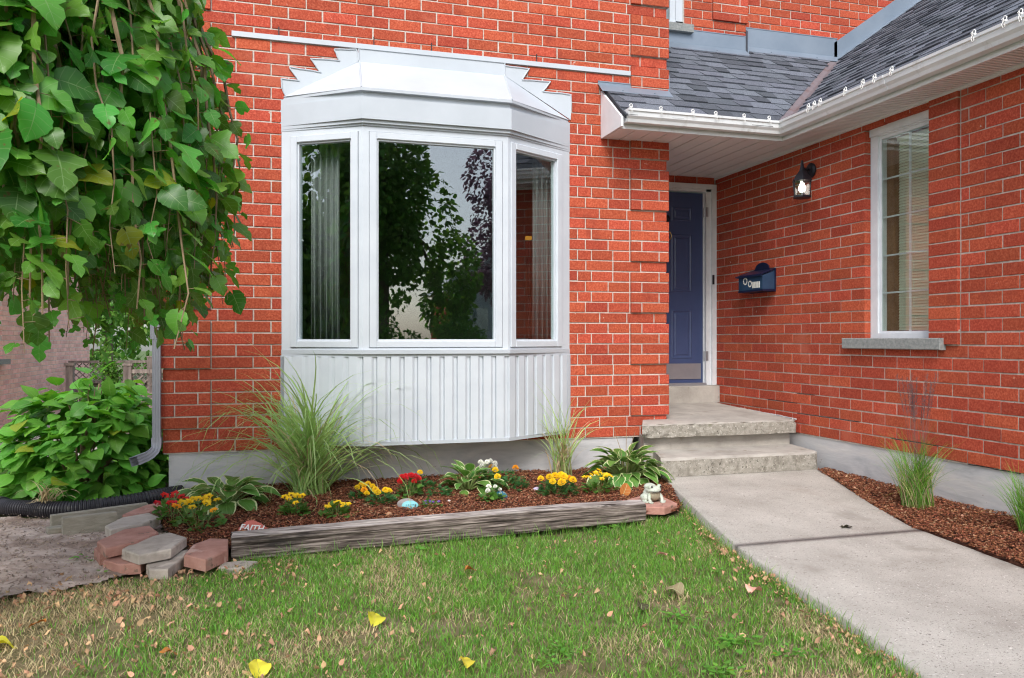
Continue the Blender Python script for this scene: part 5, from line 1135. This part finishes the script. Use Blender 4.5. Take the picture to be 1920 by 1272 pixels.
flowers((-.475, 5.12, .05), 'broad', 8, 'yellow', 'leggy yellow-flowered bedding plant beside the red one, in front of the left hosta', 'flower', GB, .12, .16, 2, .026, 52, extra=[('orange', 2)])
flowers((.075, 5.30, .05), 'broad', 6, 'yellow', 'upright yellow-flowered bedding plant in front of the tall striped grass', 'flower', GB, .065, .13, 3, .022, 44)
flowers((.345, 5.24, .05), 'broad', 7, 'yellow', 'low yellow-flowered bedding plant at the timber, right of the tall striped grass', 'flower', GB, .085, .08, 4, .018, 42)
flowers((.56, 5.72, .06), 'fern', 4, 'yellow', 'small yellow marigold under the left corner of the bay window', 'flower', GM, .085, .09, 5, .022, 70, extra=[('orange', 1)])
flowers((.66, 5.52, .06), 'fern', 4, 'yellow', 'yellow marigold in front, left of the red flowers', 'flower', GM, .095, .08, 6, .022, 80)
flowers((.88, 5.66, .06), 'broad', 7, 'red', 'red-flowered bedding plant behind the turquoise stone', 'flower', GB, .075, .14, 7, .023, 36, tpl='pom')
flowers((1.02, 5.93, .07), 'fern', 1, 'yellow', 'marigold with a single yellow bloom against the foundation', 'flower', GM, .08, .10, 8, .020, 60)
flowers((1.09, 5.62, .06), 'fern', 0, 'yellow', 'feathery green marigold without blooms left of the middle hosta', 'flower', GM, .075, .10, 9, .02, 60)
flowers((1.60, 5.80, .07), 'fern', 1, 'yellow', 'bushy marigold with orange-yellow blooms right of the middle hosta', 'flower', GM, .17, .13, 10, .022, 230, extra=[('orange', 2), ('yellow', 1)])
flowers((1.50, 5.86, .09), 'broad', 5, 'white', 'white-flowered plant at the back, between middle hosta and bushy marigold', 'flower', GB, .075, .15, 11, .022, 26, tpl='pom')
flowers((1.42, 5.42, .05), 'broad', 3, 'white', 'small white-flowered plant beside the blue painted stone', 'flower', GB, .07, .10, 12, .017, 46, tpl='pom')
flowers((1.93, 5.48, .06), 'fern', 6, 'yellow', 'large bright yellow marigold behind the timber in front of the thin tall grass', 'flower', GM, .13, .12, 13, .028, 170, extra=[('orange', 1)])
flowers((2.25, 5.46, .06), 'broad', 9, 'yellow', 'yellow-flowered bedding plant in front of the large hosta near the steps', 'flower', GB, .10, .13, 14, .022, 50)
flowers((.97, 5.30, .05), 'broad', 5, 'purple', 'tiny purple-flowered plant right behind the timber', 'flower', GB, .055, .045, 15, .009, 26)
V, F, U = leaf_tpl(7, [(0, .1), (.2, .35), (.5, .45), (.8, .35), (1, .08)], None, .2, .3, .05, .1, 77)
o = put('hosta_leaf', fast('hosta_leaf', V*.10, F, FORA, U, np.zeros(len(F)), True)); o.matrix_basis = Matrix.Translation((2.36, 5.28, .07)) @ frame((.5, .1, .75), (0, -1, .2)).to_4x4()
tag(o, 'orange withered hosta leaf standing on the mulch beside the frog ornament', 'leaf')

def tuft(name, loc, lab, n, L0, L1, w_, spread, grav, mat, seed, base=.05, dry=.12, lean=(0, 0), drym=None, plume=0, grp=None):
    rr = np.random.default_rng(seed); t = thing(name, loc, lab, 'ornamental grass', grp); o = np.array(loc); SEG = 9
    for part, mt, nn in (('blades', mat, int(n*(1-dry))), ('dry_blades', drym or DRY, int(n*dry))):
        az = rr.random(nn)*2*np.pi; ti = np.abs(rr.normal(0, spread, nn)); L_ = rr.uniform(L0, L1, nn)*(.75 if part == 'dry_blades' else 1); g_ = grav*rr.uniform(.5, 1.5, nn); W = w_*rr.uniform(.6, 1.2, nn)
        r0 = base*np.sqrt(rr.random(nn)); p = np.stack([o[0]+r0*np.cos(az*1.7), o[1]+r0*np.sin(az*1.7), np.full(nn, o[2])], 1); th = np.pi/2-ti
        sw = rr.normal(0, .5, nn); V = np.zeros((nn, (SEG+1)*2, 3)); wa = az+np.pi/2+rr.normal(0, .9, nn)
        for s in range(SEG+1):
            ws = W*(1-(s/SEG)**2.2)*(.45+.55*min(1, s/2.5)); ww = np.stack([np.cos(wa)*ws/2, np.sin(wa)*ws/2, np.zeros(nn)], 1)
            V[:, s*2] = p-ww; V[:, s*2+1] = p+ww
            a2 = az+sw*(s/SEG); st = L_/SEG; p = p+np.stack([np.cos(a2)*np.cos(th)*st+lean[0]*st*(s/SEG), np.sin(a2)*np.cos(th)*st+lean[1]*st*(s/SEG), np.sin(th)*st], 1); th = np.maximum(th-g_*(s+1)/SEG, -1.35); p[:, 2] = np.maximum(p[:, 2], o[2]+.01)
            p[:, 1] = np.minimum(p[:, 1], 6.30) if loc[1] > 5 else p[:, 1]
            if loc[0] > 3.5: p[:, 0] = np.minimum(p[:, 0], 4.42)
        F = np.array([(s*2, s*2+1, s*2+3, s*2+2) for s in range(SEG)]); F = (F[None]+np.arange(nn)[:, None, None]*(SEG+1)*2).reshape(-1, 4)
        U = np.tile(np.array([(-1+2*(k % 2), (k//2)/SEG) for k in range((SEG+1)*2)]), (nn, 1))
        if nn: tag(put(part, fast(part, V.reshape(-1, 3), F, mt, U, np.repeat(rr.random(nn), SEG), True), t), kind='stuff')
    if plume:
        r2 = random.Random(seed); m = MB()
        for k in range(plume):
            a = r2.uniform(0, 6.28); tp = Vector(loc)+Vector((math.cos(a)*r2.uniform(.02, .16), math.sin(a)*r2.uniform(.02, .14), r2.uniform(.70, .90))); tp.x = min(tp.x, 4.38); md = Vector(loc).lerp(tp, .5)+Vector((0, 0, .06)); m.tube([loc, md, tp], [.0012, .001, .0006], 4)
            for q in range(60):
                f = q/60; b = md.lerp(tp, .35+.65*f); e = Vector((r2.uniform(-1, 1), r2.uniform(-1, 1), r2.uniform(.2, 1.4))).normalized()*.020; m.tube([b, b+e], [.0013, .0007], 3, False)
        tag(m.build('plume', PLU, t), kind='stuff')
PLU = M('seed_plume', [(.10, .05, .06), (.20, .12, .11)], rough=.9)
tuft('striped_grass', (.20, 5.93, .07), 'tall arching striped ornamental grass below the left side of the bay window', 430, .60, 1.38, .018, .46, .44, ORN, 1, .12, .16)
tuft('thin_grass', (2.17, 6.02, .07), 'thin upright tall grass with brown stems left of the large hosta', 90, .45, .92, .012, .26, .30, ORN, 2, .08, .42)
tuft('fountain_grass', (4.10, 4.36, .07), 'pale green fountain grass with dark wispy plumes in the mulch against the garage foundation', 460, .34, .62, .0044, .26, .24, GRASSL if 'GRASSL' in globals() else GRASS, 3, .10, .34, plume=16, grp='grasses in the mulch beside the path')
tuft('fountain_grass', (4.22, 3.62, .07), 'bright green grass clump at the right edge of the photo beside the path', 420, .26, .46, .004, .34, .22, GRASS, 4, .07, .06, grp='grasses in the mulch beside the path')

# ================================================================ MULBERRY over the left of the lawn
tree = thing('weeping_mulberry', (-1.36, 3.80, 0), 'weeping mulberry tree with large glossy lobed leaves hanging in from the upper left', 'tree')
TC = Vector((-1.36, 3.80, 0)); TR = 1.17
m = MB(); m.tube([TC, TC+Vector((.03, .02, .8)), TC+Vector((-.02, .04, 1.6)), TC+Vector((.02, 0, 2.5)), TC+Vector((0, 0, 3.1))], [.10, .085, .08, .07, .05], 14); m.build('trunk', BARK, tree)
items = []; br = MB(); lm = MB(); rr = random.Random(12)
for k in range(9):
    a = k*.7+.2; e = TC+Vector((math.cos(a)*.8, math.sin(a)*.8, 3.25)); lm.tube([TC+Vector((0, 0, 2.6)), TC+Vector((math.cos(a)*.4, math.sin(a)*.4, 3.15)), e], [.045, .032, .02], 8)
lm.build('limb', BARK, tree)
for k in range(480):
    a = rr.uniform(0, 6.283); f = rr.random()**.45; r1 = TR*f; top = Vector((TC.x+math.cos(a)*r1*.72, TC.y+math.sin(a)*r1*.72, 3.35-.35*f+rr.uniform(-.1, .1)))
    zend = 1.36+.10*(1-f)+rr.uniform(-.08, .22)
    cu, cv, cdz = cam_px(TC.x+math.cos(a)*r1, TC.y+math.sin(a)*r1, 1.5)
    if cu < -120 and rr.random() < .62: continue
    if cdz < 2.9: zend -= .12*(2.9-cdz)
    if cu > 330: zend += .0011*(cu-330)*.8
    if cu < 60: zend += .05
    if rr.random() < .16: zend -= rr.uniform(.05, .22)
    e = Vector((TC.x+math.cos(a)*r1, TC.y+math.sin(a)*r1, zend)); pts = []
    n = 9; ho_ = rr.uniform(1.8, 3.0)
    for i in range(n+1):
        t = i/n; ho = 1-(1-t)**ho_; pts.append(Vector((top.x+(e.x-top.x)*ho+rr.uniform(-.028, .028), top.y+(e.y-top.y)*ho+rr.uniform(-.028, .028), top.z+(e.z-top.z)*t)))
    if f > .35: br.tube(pts, [(.011 if k % 3 == 0 else .006)*(1-.75*i/n) for i in range(n+1)], 5, False)
    nl = int((top.z-zend)/.066); side = rr.uniform(0, 6)
    for i in range(nl):
        t = (i+.6)/nl; q = t*n; j = min(int(q), n-1); p = pts[j].lerp(pts[j+1], q-j); side += 2.6+rr.uniform(-.5, .5)
        oa = a+rr.uniform(-1.3, 1.3); hd = Vector((math.cos(side)*.6+math.cos(oa)*.5, math.sin(side)*.6+math.sin(oa)*.5, rr.uniform(-.2, .25))); pl = rr.uniform(.02, .055); b = p+hd.normalized()*pl
        br.tube([p, b], [.0016, .0013], 3, False)
        d = Vector((hd.x*rr.uniform(.4, 1.1), hd.y*rr.uniform(.4, 1.1), -rr.uniform(.05, 1.0))); nr = Vector((math.cos(oa)+rr.uniform(-.6, .6), math.sin(oa)+rr.uniform(-.6, .6), rr.uniform(.1, 1.1)))
        s = rr.choice((rr.uniform(.045, .09), rr.uniform(.075, .15)))*(1-.35*max(0, t-.8)/.2); kd = rr.choice((0, 1, 1, 2, 2, 2)); items.append((kd, b, frame(d, nr), s))
tag(br.build('twigs', TWIG, tree), kind='stuff')
items = visible_rank(items); leaf_parts('leaf', MUL_T, items[:300], MULBERRY, tree); tag(scatter('leaves', MUL_T, items[300:], MULBERRY, tree), kind='stuff')

# ---------------------------------------------------------------- shrub behind the drain pipe
shr = thing('leafy_shrub', (-1.45, 6.85, 0), 'broad bright green leafy shrub behind the black drain pipe beside the downspout', 'shrub')
items = []; m = MB(); rr = random.Random(5); SC_ = Vector((-1.42, 6.90, .28)); SR = Vector((.60, .58, .57))
for k in range(26):
    a = rr.uniform(0, 6.28); el = rr.uniform(.15, 1.5); e = SC_+Vector((math.cos(a)*math.cos(el)*SR.x, math.sin(a)*math.cos(el)*SR.y, math.sin(el)*SR.z)); m.tube([(-1.45+rr.uniform(-.08, .08), 6.85+rr.uniform(-.06, .06), -.05), Vector((-1.45, 6.88, .2)).lerp(e, .5)+Vector((0, 0, .08)), e], [.010, .007, .003], 5)
m.build('stem', TWIG, shr)
for k in range(1050):
    a = rr.uniform(0, 6.28); el = math.asin(rr.uniform(-.42, 1)); d0 = Vector((math.cos(a)*math.cos(el), math.sin(a)*math.cos(el), math.sin(el))); f = rr.uniform(.55, 1.04)**.6*(1+.16*math.sin(a*3+1)*math.cos(el*4)+.08*math.sin(a*7))
    p = SC_+Vector((d0.x*SR.x*f, d0.y*SR.y*f, d0.z*SR.z*f))
    if p.z < .06 or p.x > -.92 or (p.x > -1.0 and p.y > 6.33 and False): 
        if p.x > -.92: p.x = -.93-rr.random()*.1; p.y = min(p.y, 6.7)
        p.z = max(p.z, .10)
    if p.y < 6.22 and p.z < .22: p.y = 6.22+rr.random()*.1
    d = Vector((d0.x+rr.uniform(-.6, .6), d0.y+rr.uniform(-.6, .6), rr.uniform(-.5, .35))); nr = Vector((d0.x*.5+rr.uniform(-.4, .4), d0.y*.5+rr.uniform(-.4, .4), rr.uniform(.5, 1.1))); items.append((rr.randrange(2), p, frame(d, nr), rr.uniform(.095, .165)))
items = visible_rank(items); leaf_parts('leaf', OV_T, items[:300], BUSH, shr); tag(scatter('leaves', OV_T, items[300:], BUSH, shr), kind='stuff')
tuft('wilted_plant', (-1.52, 6.02, .10), 'dried wilted leaves draped over the black drain pipe', 46, .10, .26, .014, .9, .5, DRY, 9, .05, 0)

# ================================================================ BEHIND THE HOUSES
nb = thing('neighbour_house', (-5, 12, 0), 'pale pink brick side wall of the neighbouring house', 'house')
for k in range(48):
    z = -.15+k*.0667
    hole = .93 < z+.03 < 2.2
    iv = [(9.0, 10.9, 0, 'run'), (12.15, 17.2, 0, 'run')] if hole else [(9.0, 17.2, 0, 'run')]
    brick_row('X', -3.6, z, .0667, iv, k, L=.205, own=nb, mat=BRP)
flush_brick(300, nb, 'brick', lambda u, v, b: v < 575 or (u > 60 and v > 760) or b[4] > 1.7 or u > 170)
m = MB(); x0, x1 = -3.8, -3.607
m.box(x0, x1, 9, 10.9, -.3, 3.05); m.box(x0, x1, 12.15, 17.2, -.3, 3.05); m.box(x0, x1, 10.9, 12.15, -.3, .92); m.box(x0, x1, 10.9, 12.15, 2.2, 3.05); m.box(-9, x0, 17.0, 17.2, -.3, 3.05); m.build('wall', MOP, nb)
m = MB(); m.prism([(-9.2, 8.9, 3.02), (-3.55, 8.9, 3.02), (-6.4, 8.9, 4.6)], (0, 8.4, 0)); m.build('roof', DEK, nb)
nw = thing('window', (-3.6, 11.5, .9)); adopt(nw, nb); _wl[nw.name] = Vector((-3.6, 11.5, .9))
m = MB(); m.box(-3.70, -3.52, 10.85, 12.22, .865, .93); m.build('sill', SIL, nw)
m = MB()
for r in ((10.9, 10.97, .93, 2.2), (12.08, 12.15, .93, 2.2), (10.97, 12.08, .93, 1.0), (10.97, 12.08, 2.13, 2.2), (11.5, 11.55, 1.0, 2.13)): m.box(-3.75, -3.70, *r)
m.build('frame', BRP, nw); m = MB(); m.box(-3.735, -3.73, 10.97, 12.08, 1.0, 2.13); m.build('pane', GLC, nw); m = MB(); m.box(-4.2, -4.15, 10.8, 12.3, .8, 2.3); m.build('room_backing', INT, nw)

def fence(x0, x1, y, zt, zb, lab, posts, sp=.105):
    f = thing('wooden_fence', ((x0+x1)/2, y, zb), lab, 'fence', 'weathered fences between the houses')
    for x in posts:
        m = MB(); m.box(x-.045, x+.045, y-.045, y+.045, zb, zt+.02); m.box(x-.055, x+.055, y-.055, y+.055, zt+.02, zt+.045); m.build('post', FEN, f)
    for z in (zt-.05, zt-.40, zb+.35): m = MB(); m.box(x0, x1, y-.035, y+.035, z-.022, z+.022); m.build('rail', FEN, f)
    x = x0+.05; k = 0
    while x < x1-.02:
        m = MB(); yy = y-.05 if k % 2 == 0 else y+.032; m.box(x, min(x+.10, x1), yy, yy+.018, zb+.05, zt-.425); m.build('board', FEN, f); x += sp; k += 1
    h_ = .30; x = x0-h_
    while x < x1:
        for s in (1, -1):
            a, b = (x, zt-.375), (x+h_, zt-.075)
            if s < 0: a, b = (x, zt-.075), (x+h_, zt-.375)
            xa, xb = max(a[0], x0), min(b[0], x1)
            if xb-xa > .03:
                za = a[1]+(b[1]-a[1])*(xa-a[0])/h_; zb_ = a[1]+(b[1]-a[1])*(xb-a[0])/h_; yy = y-.008*s
                m = MB(); m.prism([(xa, yy, za-.011), (xb, yy, zb_-.011), (xb, yy, zb_+.011), (xa, yy, za+.011)], (0, .007, 0)); m.build('slat', FEN, f)
        x += .105
fence(-1.80, -.86, 10.5, .86, -.45, 'brown lattice-topped wooden fence joining the downspout corner behind the shrub', (-1.78,))
fence(-3.55, -2.2, 15.4, .85, -.3, 'distant grey lattice-topped fence in the gap at the end of the pink wall', (-2.25,))
m = MB(); m.box(-3.12, -3.02, 13.35, 13.45, -.2, .80); m.box(-3.14, -3.0, 13.33, 13.47, .80, .84); tag(m.build('wooden_post', FEN), 'lone weathered wooden post standing against the pink neighbouring wall', 'post')

def crown_tree(name, lab, c, r, trunk, n, ls, mat, cat='tree', seed=0, low=-1, grp=None, lump=.25, tr=.12, fill=.5):
    rr = np.random.default_rng(seed); c = np.array(c, float); r = np.array(r, float); t = thing(name, (c[0], c[1], trunk), lab, cat, grp)
    K = 26; cd_ = rr.normal(0, 1, (K, 3)); cd_ /= np.linalg.norm(cd_, axis=1)[:, None]; cd_[:, 2] = np.where(cd_[:, 2] < low, -cd_[:, 2], cd_[:, 2]); cc = cd_*rr.uniform(fill, .92, K)[:, None]; cr = rr.uniform(.22, .42, K)
    k = rr.integers(0, K, n); d = rr.normal(0, 1, (n, 3)); d /= np.linalg.norm(d, axis=1)[:, None]; P = c+(cc[k]+d*(cr[k]*rr.uniform(.55, 1.05, n)**.5)[:, None])*r
    dr = d*.7+rr.normal(0, .5, (n, 3)); dr[:, 2] -= .35; dr /= np.linalg.norm(dr, axis=1)[:, None]; nr = rr.normal(0, .6, (n, 3))+np.array([0, 0, .8])+d*.4
    x = np.cross(dr, nr); x /= np.linalg.norm(x, axis=1)[:, None]; z = np.cross(x, dr); A = np.stack([x, dr, z], 2)*rr.uniform(ls*.7, ls*1.3, n)[:, None, None]
    V, F, U = SM_T[0]; W = np.einsum('nij,vj->nvi', A, V)+P[:, None, :]
    o = put('crown', fast('crown', W.reshape(-1, 3), (F[None]+(np.arange(n)*len(V))[:, None, None]).reshape(-1, 4), mat, np.tile(U, (n, 1)), np.repeat(rr.random(n), len(F)), True), t)
    m = MB(); b = Vector((c[0], c[1], trunk)); top = Vector(c)+Vector((0, 0, r[2]*.3)); m.tube([b, b.lerp(top, .5)+Vector((.1*tr, 0, 0)), top], [tr, tr*.8, tr*.4], 10)
    for q in range(8): e = Vector(c+cc[q]*r*.9); m.tube([b.lerp(top, .45+.05*q), b.lerp(top, .55+.05*q).lerp(e, .5)+Vector((0, 0, .1)), e], [tr*.45, tr*.3, tr*.12], 6)
    m.build('trunk', BARK, t)
crown_tree('evergreen_tree', 'dense dark green evergreen rising behind the brown fence', (-1.35, 12.6, 2.1), (.95, .8, 1.7), -.3, 9000, .075, FAR, seed=1, fill=.2)
crown_tree('vine_column', 'narrow green vine-covered trunk left of the brown fence post', (-2.16, 11.6, .5), (.15, .15, .75), -.2, 1300, .05, FAR, 'vine', 2, tr=.04, fill=.1)
crown_tree('leafy_tree', 'loose light green tree seen in the gap beyond the pink wall', (-4.0, 21, 3.0), (2.0, 1.6, 2.6), -.3, 11000, .12, FAR, seed=3, fill=.3, grp=None)
crown_tree('low_bush', 'low yellow-green bush below the distant fence at the end of the pink wall', (-2.65, 13.2, .10), (.42, .4, .40), -.2, 2000, .06, FAR, 'bush', 4, tr=.02, fill=.1)
crown_tree('background_tree', 'tall tree closing off the gap between the houses', (-3.2, 27, 4), (5, 2.5, 4.5), -.3, 14000, .22, FAR, seed=8, fill=.2, tr=.2)
# across the street: what the window panes reflect
crown_tree('street_tree', 'large green maple reflected in the middle pane of the bay window', (2.45, -8.5, 5.0), (2.9, 2.6, 4.3), 0, 21000, .15, FARD, seed=5, tr=.22, fill=.15)
crown_tree('purple_maple', 'dark purple maple reflected at the right of the middle pane', (7.7, -11.5, 4.3), (2.4, 2.2, 3.0), 0, 17000, .14, PURP, seed=6, tr=.18, fill=.15)
crown_tree('green_shrub', 'bright green shrub reflected low in the middle pane', (4.6, -7.5, .9), (1.3, 1.0, 1.1), 0, 6000, .10, FAR, 'shrub', 7, tr=.05, fill=.1)
crown_tree('yard_tree', 'leafy green tree reflected in the left pane of the bay window', (-8.5, .8, 3.0), (3.0, 3.4, 3.6), 0, 20000, .18, FARD, seed=9, tr=.2, fill=.15)
crown_tree('green_shrub', 'dark green shrub reflected at the lower left of the middle pane', (2.2, -6.8, .7), (1.6, .8, .9), 0, 6000, .10, FARD, 'shrub', 17, tr=.05, fill=.1)
oh = thing('house_across', (9.5, -19, 0), 'brick and white house across the street, reflected between the trees', 'house')
m = MB(); m.box(6.2, 14, -22, -18, 0, 2.9); m.build('wall', BR, oh); m = MB(); m.box(6.2, 8.2, -18.0, -17.9, 1.0, 3.6); m.prism([(5.9, -17.9, 3.0), (14.3, -17.9, 3.0), (10, -17.9, 6.5)], (0, -4.3, 0)); m.build('gable', WH, oh)
m = MB(); m.box(6.9, 7.7, -17.88, -17.85, 1.1, 2.4); m.build('window', GLC, oh)
